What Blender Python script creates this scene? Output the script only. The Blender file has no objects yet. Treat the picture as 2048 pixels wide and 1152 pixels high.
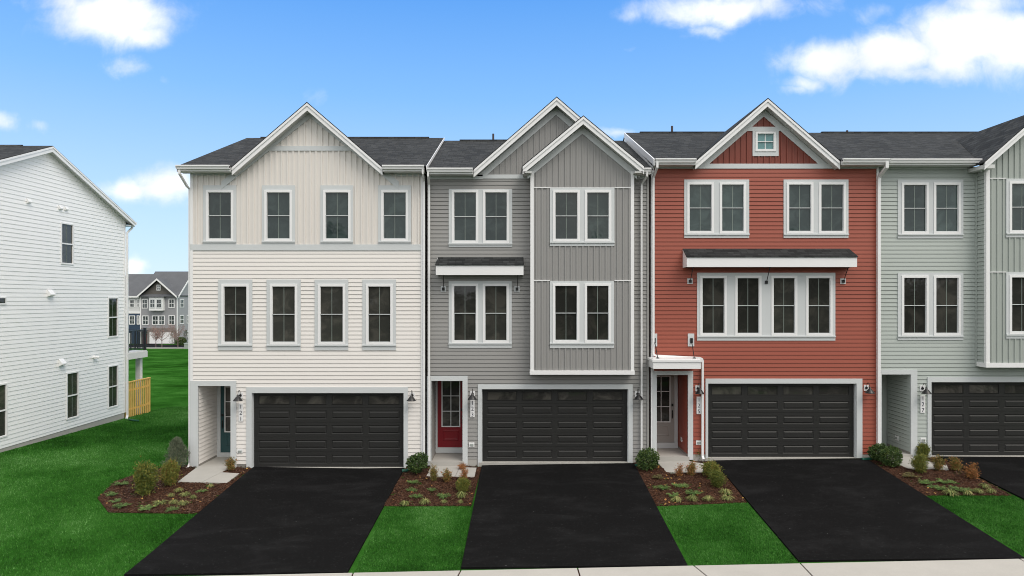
import bpy, bmesh, math, random
import numpy as np
from mathutils import Vector
from mathutils.geometry import tessellate_polygon
R = math.radians
scene = bpy.context.scene
col = scene.collection
F, CX, HY, D0, CZ = 1365.0, 1024.0, 598.0, 22.2, 5.5

# ------------------------------------------------------------------ camera
cam = bpy.data.cameras.new('camera'); cam.lens = 24.0; cam.sensor_width = 36.0
cam.shift_y = 22/2048; cam.clip_end = 9000; cam.clip_start = 0.1
co = bpy.data.objects.new('camera', cam); col.objects.link(co)
co.location = (0, -D0, CZ); co.rotation_euler = (R(90), 0, 0)
scene.camera = co

# ------------------------------------------------------------------ light
scene.view_settings.view_transform = 'Standard'; scene.view_settings.look = 'None'
scene.view_settings.exposure = 0.29
scene.cycles.filter_width = 1.0; scene.view_settings.gamma = 1.0
SUN_EL, SUN_AZ = 52, 42            # elevation; degrees to the right of straight behind the camera
sun = bpy.data.lights.new('sun', 'SUN'); sun.energy = 1.5; sun.angle = R(34); sun.color = (1.0, .92, .82)
so = bpy.data.objects.new('sun', sun); col.objects.link(so)
sd = Vector((math.sin(R(SUN_AZ))*math.cos(R(SUN_EL)), -math.cos(R(SUN_AZ))*math.cos(R(SUN_EL)), math.sin(R(SUN_EL))))
so.rotation_euler = (-sd).to_track_quat('-Z', 'Y').to_euler()

world = bpy.data.worlds.new('World'); scene.world = world; world.use_nodes = True
WT = world.node_tree; WT.nodes.clear()
class NT:
    """tiny node-writing helper"""
    def __init__(s, t): s.t = t
    def n(s, typ, **kw):
        nd = s.t.nodes.new(typ)
        for k, v in kw.items(): setattr(nd, k, v)
        return nd
    def put(s, sock, v):
        if v is None: return
        if hasattr(v, 'is_linked'): s.t.links.new(v, sock)
        else: sock.default_value = v
    def m(s, op, a, b=None, c=None, clamp=False):
        nd = s.n('ShaderNodeMath', operation=op); nd.use_clamp = clamp
        for i, v in enumerate((a, b, c)): s.put(nd.inputs[i], v)
        return nd.outputs[0]
    def noise(s, vec, scale, detail=4, rough=.5, dist=0, col=False):
        nd = s.n('ShaderNodeTexNoise'); s.put(nd.inputs['Vector'], vec)
        nd.inputs['Scale'].default_value = scale; nd.inputs['Detail'].default_value = detail
        nd.inputs['Roughness'].default_value = rough; nd.inputs['Distortion'].default_value = dist
        return nd.outputs['Color' if col else 'Fac']
    def mix(s, fac, a, b, blend='MIX'):
        nd = s.n('ShaderNodeMix', data_type='RGBA', blend_type=blend)
        s.put(nd.inputs[0], fac); s.put(nd.inputs[6], a); s.put(nd.inputs[7], b)
        return nd.outputs[2]
    def ramp(s, fac, stops):
        nd = s.n('ShaderNodeValToRGB'); s.put(nd.inputs[0], fac); e = nd.color_ramp.elements
        while len(e) < len(stops): e.new(.5)
        for k, (p, c) in enumerate(stops):
            e[k].position = p; e[k].color = c if len(c) == 4 else (*c, 1)
        return nd.outputs[0]
    def smooth(s, v, a, b):
        nd = s.n('ShaderNodeMapRange', interpolation_type='SMOOTHSTEP')
        s.put(nd.inputs[0], v); nd.inputs[1].default_value = a; nd.inputs[2].default_value = b
        return nd.outputs[0]
    def comb(s, x, y, z):
        nd = s.n('ShaderNodeCombineXYZ')
        for i, v in enumerate((x, y, z)): s.put(nd.inputs[i], v)
        return nd.outputs[0]
    def sep(s, v):
        nd = s.n('ShaderNodeSeparateXYZ'); s.put(nd.inputs[0], v); return nd.outputs

W = NT(WT)
sky = W.n('ShaderNodeTexSky'); sky.sky_type = 'NISHITA'; sky.sun_disc = False
sky.sun_elevation = R(SUN_EL); sky.sun_rotation = R(180 - SUN_AZ)
sky.altitude = 100; sky.air_density = 1.0; sky.dust_density = 0.3; sky.ozone_density = 2.5
hs = W.n('ShaderNodeHueSaturation'); hs.inputs['Saturation'].default_value = 1.12; hs.inputs['Value'].default_value = 1.0
WT.links.new(sky.outputs[0], hs.inputs['Color'])
gen = W.n('ShaderNodeTexCoord').outputs['Generated']
dx, dy, dz = W.sep(gen)
SKYS = 0.11
skyn = W.mix(1.0, hs.outputs[0], (SKYS, SKYS, SKYS, 1), 'MULTIPLY')
clear = W.ramp(dz, [(0.0, (.60, .76, .95)), (.11, (.47, .68, .93)), (.28, (.215, .475, .90)), (.42, (.095, .325, .82)), (.9, (.05, .20, .62))])
skyc = W.mix(.88, skyn, clear)
# clouds: fair-weather puffs fixed in direction round the north, plus an unseen bright deck overhead and south, added to whiten and soften the light
ysafe = W.m('MAXIMUM', dy, 0.05)
u = W.m('DIVIDE', dx, ysafe); v = W.m('DIVIDE', dz, ysafe)
uv = W.comb(u, v, 0.0)
warp = W.noise(uv, 9, 5, .6, 0, True)
wr, wg, wb = W.sep(warp)
uw = W.m('ADD', u, W.m('MULTIPLY', W.m('SUBTRACT', wr, .5), .07))
vw = W.m('ADD', v, W.m('MULTIPLY', W.m('SUBTRACT', wg, .5), .05))
fbm = W.noise(uv, 15, 12, .62, .35)
blobs = [(225, 28, 125, 50, 0, 1.15), (290, 62, 62, 30, 0, .9), (150, 5, 90, 26, 0, .8), (255, 128, 62, 22, 0, .52), (330, 155, 18, 12, 0, .4),
         (262, 376, 56, 27, 0, .95), (325, 370, 66, 36, 0, 1.0), (265, 530, 36, 20, 0, .9), (-5, 243, 28, 24, 0, .75), (80, 252, 30, 12, 0, .42),
         (1440, 14, 160, 32, 0, 1.0), (1400, 52, 60, 20, 0, .6), (1265, 25, 42, 18, 0, .45), (1760, 28, 48, 22, 0, .5),
         (1670, 122, 85, 42, 0, 1.1), (1780, 112, 95, 46, 0, 1.15), (1930, 72, 120, 62, 0, 1.3), (2020, 90, 90, 60, 0, 1.25), (1960, 15, 90, 30, 0, .9),
         (1610, 165, 50, 20, 0, .7), (1235, 260, 42, 13, 0, .8), (630, 190, 30, 26, 0, .36), (1270, 93, 12, 8, 0, .4), (1800, 148, 130, 20, 0, .75), (1900, 120, 90, 40, 0, 1.0), (1590, 180, 36, 14, 0, .6)]
acc = None
for (px, py, rx, ry, rot, st) in blobs:
    a = W.m('DIVIDE', W.m('SUBTRACT', uw, (px-CX)/F), rx/F)
    b = W.m('DIVIDE', W.m('SUBTRACT', vw, (HY-py)/F), ry/F)
    q = W.m('ADD', W.m('MULTIPLY', a, a), W.m('MULTIPLY', b, b))
    g = W.m('MULTIPLY', W.m('EXPONENT', W.m('MULTIPLY', q, -0.75)), st)
    acc = g if acc is None else W.m('MAXIMUM', acc, g)
dens = W.m('ADD', acc, W.m('MULTIPLY', W.m('SUBTRACT', fbm, .5), 1.0))
cov = W.smooth(dens, .20, 1.10)
north = W.smooth(dy, .06, .14)
cov = W.m('MULTIPLY', cov, north)
shade = W.smooth(W.noise(uv, 11, 4, .5), .35, .65)
ccol = W.mix(shade, (.80, .83, .93, 1), (1.0, 1.0, 1.0, 1))
fill_noise = W.noise(gen, 2.2, 6, .55, .4)
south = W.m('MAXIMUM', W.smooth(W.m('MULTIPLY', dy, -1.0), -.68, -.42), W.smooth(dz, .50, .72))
deck = W.m('MULTIPLY', W.smooth(fill_noise, .12, .38), south)
fill_col = W.mix(W.smooth(fill_noise, .45, .7), (.92, .94, .97, 1), (1.22, 1.20, 1.17, 1))
c1 = W.mix(cov, skyc, ccol)
c2 = W.mix(deck, c1, fill_col)
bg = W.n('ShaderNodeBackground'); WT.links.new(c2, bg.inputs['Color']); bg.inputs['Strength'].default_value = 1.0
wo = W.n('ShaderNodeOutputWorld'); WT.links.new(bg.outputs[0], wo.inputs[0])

# ------------------------------------------------------------------ materials
def new_mat(name):
    m = bpy.data.materials.new(name); m.use_nodes = True
    t = m.node_tree; b = t.nodes['Principled BSDF']
    return m, NT(t), b
def plain(name, c, rough=.55, var=.06, scale=3, bump=0, bscale=60, metallic=0, spec=.4):
    m, t, b = new_mat(name)
    oc = t.n('ShaderNodeTexCoord').outputs['Object']
    n1 = t.noise(oc, scale, 5, .6); n2 = t.noise(oc, scale*17, 3, .6)
    f = t.m('ADD', t.m('MULTIPLY', t.m('SUBTRACT', n1, .5), 2*var), t.m('MULTIPLY', t.m('SUBTRACT', n2, .5), var))
    f = t.m('ADD', f, 1.0)
    cc = t.mix(1.0, (*c, 1), t.comb(f, f, f), 'MULTIPLY')
    t.put(b.inputs['Base Color'], cc); b.inputs['Roughness'].default_value = rough
    b.inputs['Metallic'].default_value = metallic; b.inputs['Specular IOR Level'].default_value = spec
    if bump:
        bn = t.n('ShaderNodeBump'); bn.inputs['Strength'].default_value = bump; bn.inputs['Distance'].default_value = .01
        t.put(bn.inputs['Height'], t.noise(oc, bscale, 4, .6)); t.put(b.inputs['Normal'], bn.outputs[0])
    return m
def shingle(name, swap, k=1.0):
    m, t, b = new_mat(name)
    oc = t.n('ShaderNodeTexCoord').outputs['Object']
    x, y, z = t.sep(oc)
    vec = t.comb(y, x, 0.0) if swap else t.comb(x, y, 0.0)
    br = t.n('ShaderNodeTexBrick'); t.put(br.inputs['Vector'], vec)
    br.offset = .37; br.squash = .8; br.squash_frequency = 3
    br.inputs['Scale'].default_value = 1; br.inputs['Mortar Size'].default_value = .007
    br.inputs['Brick Width'].default_value = .27; br.inputs['Row Height'].default_value = .125
    br.inputs['Color1'].default_value = (.024*k, .026*k, .027*k, 1); br.inputs['Color2'].default_value = (.058*k, .061*k, .062*k, 1)
    br.inputs['Mortar'].default_value = (.012, .012, .013, 1); br.inputs['Bias'].default_value = -.1
    g = t.noise(oc, 45, 5, .75); g2 = t.noise(oc, .9, 4, .6)
    f = t.m('ADD', t.m('MULTIPLY', g, 1.1), t.m('MULTIPLY', g2, .5)); f = t.m('ADD', f, .2)
    t.put(b.inputs['Base Color'], t.mix(1.0, br.outputs[0], t.comb(f, f, f), 'MULTIPLY'))
    b.inputs['Roughness'].default_value = .9; b.inputs['Specular IOR Level'].default_value = .2
    bn = t.n('ShaderNodeBump'); bn.inputs['Strength'].default_value = .7; bn.inputs['Distance'].default_value = .02
    t.put(bn.inputs['Height'], t.m('SUBTRACT', t.m('MULTIPLY', g, .4), br.outputs['Fac'])); t.put(b.inputs['Normal'], bn.outputs[0])
    return m
def leaf_mat(name, stops, rough=.6, trans=.15):
    m, t, b = new_mat(name)
    r = t.n('ShaderNodeNewGeometry').outputs['Random Per Island']
    oi = t.n('ShaderNodeObjectInfo').outputs['Random']
    oc = t.n('ShaderNodeTexCoord').outputs['Object']
    n = t.noise(oc, 6, 2, .5)
    f = t.m('ADD', t.m('MULTIPLY', r, .6), t.m('MULTIPLY', n, .5)); f = t.m('ADD', f, t.m('MULTIPLY', t.m('SUBTRACT', oi, .5), .18), clamp=True)
    t.put(b.inputs['Base Color'], t.ramp(f, stops)); b.inputs['Roughness'].default_value = rough
    b.inputs['Specular IOR Level'].default_value = .3
    return m
def glass_mat(name, c, c2, rough=.04, wav=.05, k=1.0):
    m, t, b = new_mat(name)
    oc = t.n('ShaderNodeTexCoord').outputs['Object']
    n = t.noise(oc, 1.7, 5, .6, .8)
    oi = t.n('ShaderNodeObjectInfo').outputs['Random']
    k2 = t.m('ADD', t.m('MULTIPLY', oi, .75), .6)
    t.put(b.inputs['Base Color'], t.mix(1.0, t.mix(t.smooth(n, .42, .66), (*c, 1), (*c2, 1)), t.comb(k2, k2, k2), 'MULTIPLY'))
    b.inputs['Roughness'].default_value = rough; b.inputs['Specular IOR Level'].default_value = .5*k
    bn = t.n('ShaderNodeBump'); bn.inputs['Strength'].default_value = wav; bn.inputs['Distance'].default_value = .05
    t.put(bn.inputs['Height'], t.noise(oc, 2.3, 2, .5)); t.put(b.inputs['Normal'], bn.outputs[0])
    return m

M = {}
M['cream'] = plain('cream_vinyl_siding', (.78, .748, .712), .5, .025, .8)
M['beige_board'] = plain('beige_board_and_batten', (.745, .708, .665), .5, .03, .9)
M['gray'] = plain('gray_vinyl_siding', (.292, .287, .276), .5, .03, .8)
M['gray_board'] = plain('gray_board_and_batten', (.295, .290, .281), .5, .03, .9)
M['red'] = plain('brick_red_vinyl_siding', (.315, .077, .047), .5, .04, .8)
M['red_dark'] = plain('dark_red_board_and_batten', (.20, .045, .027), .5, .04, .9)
M['sage'] = plain('sage_vinyl_siding', (.42, .46, .43), .5, .03, .8)
M['sage_board'] = plain('sage_board_and_batten', (.37, .405, .375), .5, .03, .9)
M['white_siding'] = plain('white_vinyl_siding', (.89, .89, .885), .5, .02, .8)
M['trim'] = plain('light_gray_trim', (.60, .625, .63), .5, .03, 1.5)
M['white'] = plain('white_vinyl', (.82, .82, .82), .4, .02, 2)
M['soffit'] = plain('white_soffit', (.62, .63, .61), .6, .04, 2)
M['roof'] = shingle('asphalt_shingle', False); M['roof_gable'] = shingle('asphalt_shingle_cross', True)
M['roof_far'] = plain('distant_shingle', (.105, .11, .12), .9, .25, .6)  # paler than the near shingle: distance haze put into the colour
M['roof_awning'] = shingle('asphalt_shingle_awning', False, .8)
M['garage'] = plain('charcoal_garage_door_paint', (.021, .021, .020), .5, .10, 1.0, spec=.35)
M['garage_glass'] = glass_mat('garage_window_glass', (.034, .033, .030), (.085, .080, .070), .10, .3, 1.0)
M['glass'] = glass_mat('window_glass', (.024, .040, .038), (.045, .068, .064))
M['glass_low'] = glass_mat('window_glass_lower', (.034, .035, .031), (.062, .060, .052))
M['glass_teal'] = glass_mat('attic_window_glass', (.15, .36, .37), (.19, .42, .43))
M['muntin'] = plain('window_grille', (.22, .26, .235), .4)
M['door_red'] = plain('red_door_paint', (.235, .012, .020), .35, .05, 2)
M['door_teal'] = plain('teal_door_paint', (.030, .085, .092), .35, .05, 2)
M['door_beige'] = plain('greige_door_paint', (.36, .342, .318), .35, .04, 2)
M['door_maroon'] = plain('maroon_door_paint', (.13, .012, .016), .35, .05, 2)
M['black'] = plain('black_metal', (.012, .012, .013), .35, .1, 5, spec=.5)
M['number'] = plain('dark_blue_number', (.008, .008, .035), .4)
M['bulb'] = plain('frosted_lamp_glass', (.6, .6, .57), .2)
M['concrete'] = plain('light_concrete', (.41, .395, .365), .85, .10, 2.0, .25, 90)
M['sidewalk'] = plain('sidewalk_concrete', (.44, .42, .385), .85, .10, 1.5, .3, 90)
M['concrete_dark'] = plain('foundation_concrete', (.27, .255, .23), .9, .12, 3, .4, 40)
M['stem'] = plain('bark', (.10, .065, .045), .8, .2, 10)
M['drain'] = plain('green_drain_plastic', (.010, .085, .055), .4)
M['wood'] = plain('new_pine_board', (.74, .45, .12), .7, .2, 4, .2, 40)
M['deck_wood'] = plain('deck_trim_white', (.70, .69, .67), .6)
M['pipe'] = plain('vent_pipe', (.05, .035, .04), .5)
# asphalt
m, t, b = new_mat('fresh_asphalt'); oc = t.n('ShaderNodeTexCoord').outputs['Object']
x_, y_, z_ = t.sep(oc)
st = t.comb(t.m('MULTIPLY', x_, .45), y_, 0.0)
n1 = t.noise(st, 1.3, 7, .68, .5); n2 = t.noise(oc, 160, 3, .7); n3 = t.noise(oc, 14, 6, .75, .3)
f = t.m('ADD', t.m('MULTIPLY', t.smooth(n1, .45, .75), .008), t.m('MULTIPLY', n2, .010))
f = t.m('ADD', f, t.m('MULTIPLY', t.smooth(n3, .56, .80), .042)); f = t.m('ADD', f, .0025)
vo = t.n('ShaderNodeTexVoronoi'); t.put(vo.inputs['Vector'], oc); vo.inputs['Scale'].default_value = 2.3
sp = t.m('MULTIPLY', t.m('LESS_THAN', vo.outputs['Distance'], .022), .25)
f = t.m('ADD', f, sp)
t.put(b.inputs['Base Color'], t.comb(f, f, t.m('MULTIPLY', f, 1.03))); b.inputs['Roughness'].default_value = .88
b.inputs['Specular IOR Level'].default_value = .05
bn = t.n('ShaderNodeBump'); bn.inputs['Strength'].default_value = .5; bn.inputs['Distance'].default_value = .01
t.put(bn.inputs['Height'], n2); t.put(b.inputs['Normal'], bn.outputs[0]); M['asphalt'] = m
# lawn ground
m, t, b = new_mat('lawn'); oc = t.n('ShaderNodeTexCoord').outputs['Object']
n1 = t.noise(oc, .55, 6, .62, .3); n2 = t.noise(oc, 38, 5, .75); n3 = t.noise(oc, 6, 5, .7)
n0 = t.noise(oc, .16, 3, .5)
f = t.m('ADD', t.m('MULTIPLY', t.m('SUBTRACT', n0, .55), .55), t.m('MULTIPLY', n1, .45))
f = t.m('ADD', f, t.m('ADD', t.m('MULTIPLY', n2, .35), t.m('MULTIPLY', n3, .25)))
t.put(b.inputs['Base Color'], t.ramp(f, [(.36, (.010, .045, .005)), (.50, (.025, .102, .013)), (.70, (.068, .185, .038))]))
b.inputs['Roughness'].default_value = 1; b.inputs['Specular IOR Level'].default_value = .0
bn = t.n('ShaderNodeBump'); bn.inputs['Strength'].default_value = .5; bn.inputs['Distance'].default_value = .03
t.put(bn.inputs['Height'], n2); t.put(b.inputs['Normal'], bn.outputs[0]); M['lawn'] = m
# grass blades
m, t, b = new_mat('grass_blade'); r = t.n('ShaderNodeNewGeometry').outputs['Random Per Island']
oc = t.n('ShaderNodeTexCoord').outputs['Object']
f = t.m('ADD', t.m('MULTIPLY', r, .45), t.m('ADD', t.m('MULTIPLY', t.noise(oc, .55, 6, .62, .3), .70), t.m('MULTIPLY', t.noise(oc, 4, 4, .6), .35)))
f = t.m('ADD', t.m('SUBTRACT', f, .2), t.m('MULTIPLY', t.m('SUBTRACT', t.noise(oc, .16, 3, .5), .55), .8))
t.put(b.inputs['Base Color'], t.ramp(f, [(.22, (.010, .052, .005)), (.48, (.030, .132, .015)), (.68, (.075, .22, .038)), (.90, (.19, .36, .14))]))
b.inputs['Roughness'].default_value = .7; b.inputs['Specular IOR Level'].default_value = .15; M['blade'] = m
# mulch
m, t, b = new_mat('bark_mulch'); oc = t.n('ShaderNodeTexCoord').outputs['Object']
r = t.n('ShaderNodeNewGeometry').outputs['Random Per Island']
n2 = t.noise(oc, 30, 5, .75)
vo = t.n('ShaderNodeTexVoronoi'); t.put(vo.inputs['Vector'], oc); vo.inputs['Scale'].default_value = 28
f = t.m('ADD', t.m('MULTIPLY', n2, .55), t.m('MULTIPLY', t.sep(vo.outputs['Color'])[0], .45))
t.put(b.inputs['Base Color'], t.ramp(f, [(.25, (.016, .008, .005)), (.5, (.052, .023, .014)), (.72, (.098, .048, .029)), (.9, (.17, .10, .06))]))
b.inputs['Roughness'].default_value = .95; b.inputs['Specular IOR Level'].default_value = .1
bn = t.n('ShaderNodeBump'); bn.inputs['Strength'].default_value = 1.0; bn.inputs['Distance'].default_value = .03
t.put(bn.inputs['Height'], f); t.put(b.inputs['Normal'], bn.outputs[0]); M['mulch'] = m
M['chip'] = leaf_mat('mulch_chip', [(.1, (.020, .010, .006)), (.45, (.060, .028, .017)), (.8, (.105, .052, .030)), (.97, (.24, .15, .08))])
M['leaf_litter'] = leaf_mat('fallen_leaf', [(.1, (.16, .06, .02)), (.6, (.35, .17, .05)), (.95, (.5, .33, .08))])
M['boxwood'] = leaf_mat('boxwood_leaf', [(.1, (.016, .040, .010)), (.5, (.042, .085, .020)), (.9, (.13, .18, .045))])
M['nandina'] = leaf_mat('nandina_leaf', [(.12, (.06, .07, .018)), (.45, (.15, .16, .035)), (.68, (.30, .17, .05)), (.92, (.48, .17, .07))])
M['nandina_green'] = leaf_mat('nandina_leaf_green', [(.12, (.04, .065, .014)), (.5, (.12, .155, .028)), (.85, (.26, .23, .045)), (.97, (.34, .13, .05))])
M['nandina_orange'] = leaf_mat('nandina_leaf_orange', [(.12, (.09, .07, .02)), (.45, (.25, .12, .035)), (.75, (.42, .17, .055)), (.95, (.50, .16, .09))])
M['juniper'] = leaf_mat('juniper_leaf', [(.1, (.040, .085, .022)), (.5, (.105, .19, .05)), (.9, (.23, .33, .10))])
M['juniper_brown'] = leaf_mat('juniper_leaf_brown', [(.1, (.05, .05, .02)), (.5, (.11, .11, .045)), (.9, (.22, .18, .07))])
M['sedge'] = leaf_mat('sedge_blade', [(.1, (.07, .10, .025)), (.5, (.17, .21, .06)), (.9, (.42, .37, .15))])
M['cypress'] = leaf_mat('cypress_leaf', [(.1, (.045, .065, .045)), (.5, (.11, .14, .09)), (.9, (.21, .23, .15))])
M['conifer_far'] = leaf_mat('dark_conifer_leaf', [(.1, (.012, .030, .010)), (.9, (.045, .08, .025))])
M['twig_pink'] = leaf_mat('budding_twig', [(.1, (.17, .10, .085)), (.9, (.36, .22, .19))])
M['woods_leaf'] = leaf_mat('woods_leaf', [(.1, (.035, .030, .020)), (.5, (.075, .065, .040)), (.9, (.12, .11, .06))])
M['bark_gray'] = plain('gray_bark', (.20, .16, .14), .9, .2, 4)
M['far_gray'] = plain('far_gray_siding', (.29, .29, .305), .6, .03, .5)
M['far_side'] = plain('far_gray_side_siding', (.33, .33, .345), .6, .03, .5)
M['far_white'] = plain('far_white_siding', (.62, .62, .62), .6, .03, .5)
M['far_navy'] = plain('far_navy_siding', (.030, .055, .095), .6, .03, .5)
M['far_shake'] = plain('far_brown_shake', (.12, .11, .10), .8, .2, 3)
M['far_stone'] = plain('far_stone_veneer', (.20, .19, .18), .9, .5, 2.5)
M['far_glass'] = glass_mat('far_window_glass', (.04, .05, .055), (.16, .18, .19), .1, .1)
M['utility'] = plain('utility_cabinet_gray', (.32, .35, .33), .5)

# ------------------------------------------------------------------ mesh helpers
def tag(o, label=None, cat=None, group=None, kind=None):
    if label: o['label'] = label
    if cat: o['category'] = cat
    if group: o['group'] = group
    if kind: o['kind'] = kind
    return o
def empty(name, loc, label=None, cat=None, group=None):
    o = bpy.data.objects.new(name, None); col.objects.link(o); o.location = loc; o.empty_display_size = .3
    BASE[o.name] = Vector(loc)
    return tag(o, label, cat, group)
BASE = {}
class MB:
    def __init__(s): s.v = []; s.f = []
    def face(s, pts):
        k = len(s.v); s.v += [tuple(p) for p in pts]; s.f.append(tuple(range(k, k+len(pts))))
        return s
    def box(s, x0, x1, y0, y1, z0, z1):
        if x1 < x0: x0, x1 = x1, x0
        if y1 < y0: y0, y1 = y1, y0
        if z1 < z0: z0, z1 = z1, z0
        k = len(s.v)
        s.v += [(x0,y0,z0),(x1,y0,z0),(x1,y1,z0),(x0,y1,z0),(x0,y0,z1),(x1,y0,z1),(x1,y1,z1),(x0,y1,z1)]
        s.f += [(k,k+3,k+2,k+1),(k+4,k+5,k+6,k+7),(k,k+1,k+5,k+4),(k+1,k+2,k+6,k+5),(k+2,k+3,k+7,k+6),(k+3,k,k+4,k+7)]
        return s
    def prism_y(s, pts, y0, y1):       # pts (x,z), any simple polygon, extruded along y
        n = len(pts); k = len(s.v)
        s.v += [(x, y0, z) for x, z in pts] + [(x, y1, z) for x, z in pts]
        s.f.append(tuple(range(k, k+n))); s.f.append(tuple(range(k+2*n-1, k+n-1, -1)))
        for i in range(n):
            j = (i+1) % n; s.f.append((k+i, k+n+i, k+n+j, k+j))
        return s
    def prism_x(s, pts, x0, x1):       # pts (y,z)
        n = len(pts); k = len(s.v)
        s.v += [(x0, y, z) for y, z in pts] + [(x1, y, z) for y, z in pts]
        s.f.append(tuple(range(k, k+n))); s.f.append(tuple(range(k+2*n-1, k+n-1, -1)))
        for i in range(n):
            j = (i+1) % n; s.f.append((k+i, k+n+i, k+n+j, k+j))
        return s
    def slab(s, pts, th):              # pts 3d polygon top, thickness downwards
        n = len(pts); k = len(s.v)
        s.v += [tuple(p) for p in pts] + [(p[0], p[1], p[2]-th) for p in pts]
        s.f.append(tuple(range(k, k+n))); s.f.append(tuple(range(k+2*n-1, k+n-1, -1)))
        for i in range(n):
            j = (i+1) % n; s.f.append((k+i, k+n+i, k+n+j, k+j))
        return s
    def tube(s, pts, r, seg=8, r2=None, flat=None, up=(0, 0, 1)):
        pts = [Vector(p) for p in pts]; n = len(pts); k0 = len(s.v)
        prev = None
        for i, p in enumerate(pts):
            d = (pts[min(i+1, n-1)] - pts[max(i-1, 0)]).normalized()
            a = Vector(up) if prev is None else prev
            if abs(d.dot(a)) > .95: a = Vector((0, 1, 0)) if abs(d.y) < .9 else Vector((1, 0, 0))
            e = d.cross(a).normalized(); g = e.cross(d).normalized(); prev = g
            rr = r if r2 is None else r + (r2-r)*i/(n-1)
            for j in range(seg):
                th = 2*math.pi*(j+.5)/seg
                s.v.append(tuple(p + e*math.cos(th)*rr + g*math.sin(th)*rr*(flat or 1)))
        for i in range(n-1):
            for j in range(seg):
                a = k0+i*seg+j; b2 = k0+i*seg+(j+1) % seg
                s.f.append((a, b2, b2+seg, a+seg))
        s.f.append(tuple(range(k0+seg-1, k0-1, -1))); s.f.append(tuple(range(k0+(n-1)*seg, k0+n*seg)))
        return s
    def lathe(s, prof, cx, cy, seg=20):   # prof (r,z)
        k0 = len(s.v)
        for r, z in prof:
            for j in range(seg):
                th = 2*math.pi*j/seg; s.v.append((cx+r*math.cos(th), cy+r*math.sin(th), z))
        for i in range(len(prof)-1):
            for j in range(seg):
                a = k0+i*seg+j; b2 = k0+i*seg+(j+1) % seg; s.f.append((a, b2, b2+seg, a+seg))
        return s
    def build(s, name, mat, parent=None, smooth=False, normals=True):
        me = bpy.data.meshes.new(name)
        base = Vector((0, 0, 0))
        if parent is not None:
            q = parent
            while q.parent is not None: q = q.parent
            base = BASE.get(q.name, Vector((0, 0, 0)))
        me.from_pydata([(x-base.x, y-base.y, z-base.z) for x, y, z in s.v], [], s.f)
        if normals:
            bm = bmesh.new(); bm.from_mesh(me); bmesh.ops.recalc_face_normals(bm, faces=bm.faces); bm.to_mesh(me); bm.free()
        me.materials.append(mat if not isinstance(mat, str) else M[mat])
        if smooth: me.polygons.foreach_set('use_smooth', [True]*len(me.polygons))
        o = bpy.data.objects.new(name, me); col.objects.link(o)
        if parent is not None: o.parent = parent
        return o
def Xp(px, d=D0): return (px-CX)*d/F
def Zp(py, d=D0): return CZ - (py-HY)*d/F

class Plane:      # a wall plane: u along U, n outwards along N
    def __init__(s, o, U, N): s.o = Vector(o); s.U = Vector(U); s.N = Vector(N)
    def p(s, u, z, n=0): q = s.o + s.U*u + s.N*n; return (q.x, q.y, z)
FRONT = lambda y: Plane((0, y, 0), (1, 0, 0), (0, -1, 0))
def cut(a, b, holes):
    seg = [(a, b)]
    for h0, h1 in holes:
        ns = []
        for s0, s1 in seg:
            if h1 <= s0 or h0 >= s1: ns.append((s0, s1)); continue
            if h0 > s0: ns.append((s0, h0))
            if h1 < s1: ns.append((h1, s1))
        seg = ns
    return seg
def siding(mb, pl, ul, ur, z0, z1, holes=(), course=.1315, lip=.019, gap=.012, breaks=()):
    """lapped boards; ul, ur may be functions of z"""
    L = ul if callable(ul) else (lambda z: ul); Rr = ur if callable(ur) else (lambda z: ur)
    zs = set([z0, z1]); k = math.floor(z0/course)
    while k*course < z1:
        if k*course > z0:
            zs.add(k*course)
            if gap and k*course-gap > z0: zs.add(k*course-gap)
        k += 1
    for h in holes:
        for q in (h[2], h[3]):
            if z0 < q < z1: zs.add(q)
    for q in breaks:
        if z0 < q < z1: zs.add(q)
    zs = sorted(zs)
    def off(z, top):      # outward offset within course, thickest at the bottom edge
        c = z/course; fr = c-math.floor(c+1e-7)
        if top and fr < 1e-5: fr = 1.0
        return lip*(1-fr)
    for za, zb in zip(zs, zs[1:]):
        if zb-za < 1e-6: continue
        zm = (za+zb)/2
        hs = [(h[0], h[1]) for h in holes if h[2] < zm < h[3]]
        a0, b0, a1, b1 = L(za), Rr(za), L(zb), Rr(zb)
        m0, m1 = min(a0, a1), max(b0, b1)
        onc = abs(za/course-round(za/course)) < 1e-4
        q_ = math.ceil(zm/course)*course; ingap = q_-zm < gap and q_ <= z1+1e-6
        o0, o1 = (-.016, -.016) if ingap else (off(za, 0), off(zb, 1))
        for s0, s1 in cut(m0, m1, hs):
            ea0, eb0 = max(s0, a0), min(s1, b0); ea1, eb1 = max(s0, a1), min(s1, b1)
            if eb0-ea0 < 1e-4 and eb1-ea1 < 1e-4: continue
            eb0 = max(eb0, ea0); eb1 = max(eb1, ea1)
            mb.face([pl.p(ea0, za, o0), pl.p(eb0, za, o0), pl.p(eb1, zb, o1), pl.p(ea1, zb, o1)])
            if ingap: mb.face([pl.p(ea0, za, off(za, 0)), pl.p(eb0, za, off(za, 0)), pl.p(eb0, za, o0), pl.p(ea0, za, o0)])
            if onc: mb.face([pl.p(ea0, za, -.016), pl.p(eb0, za, -.016), pl.p(eb0, za, lip), pl.p(ea0, za, lip)])
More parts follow.
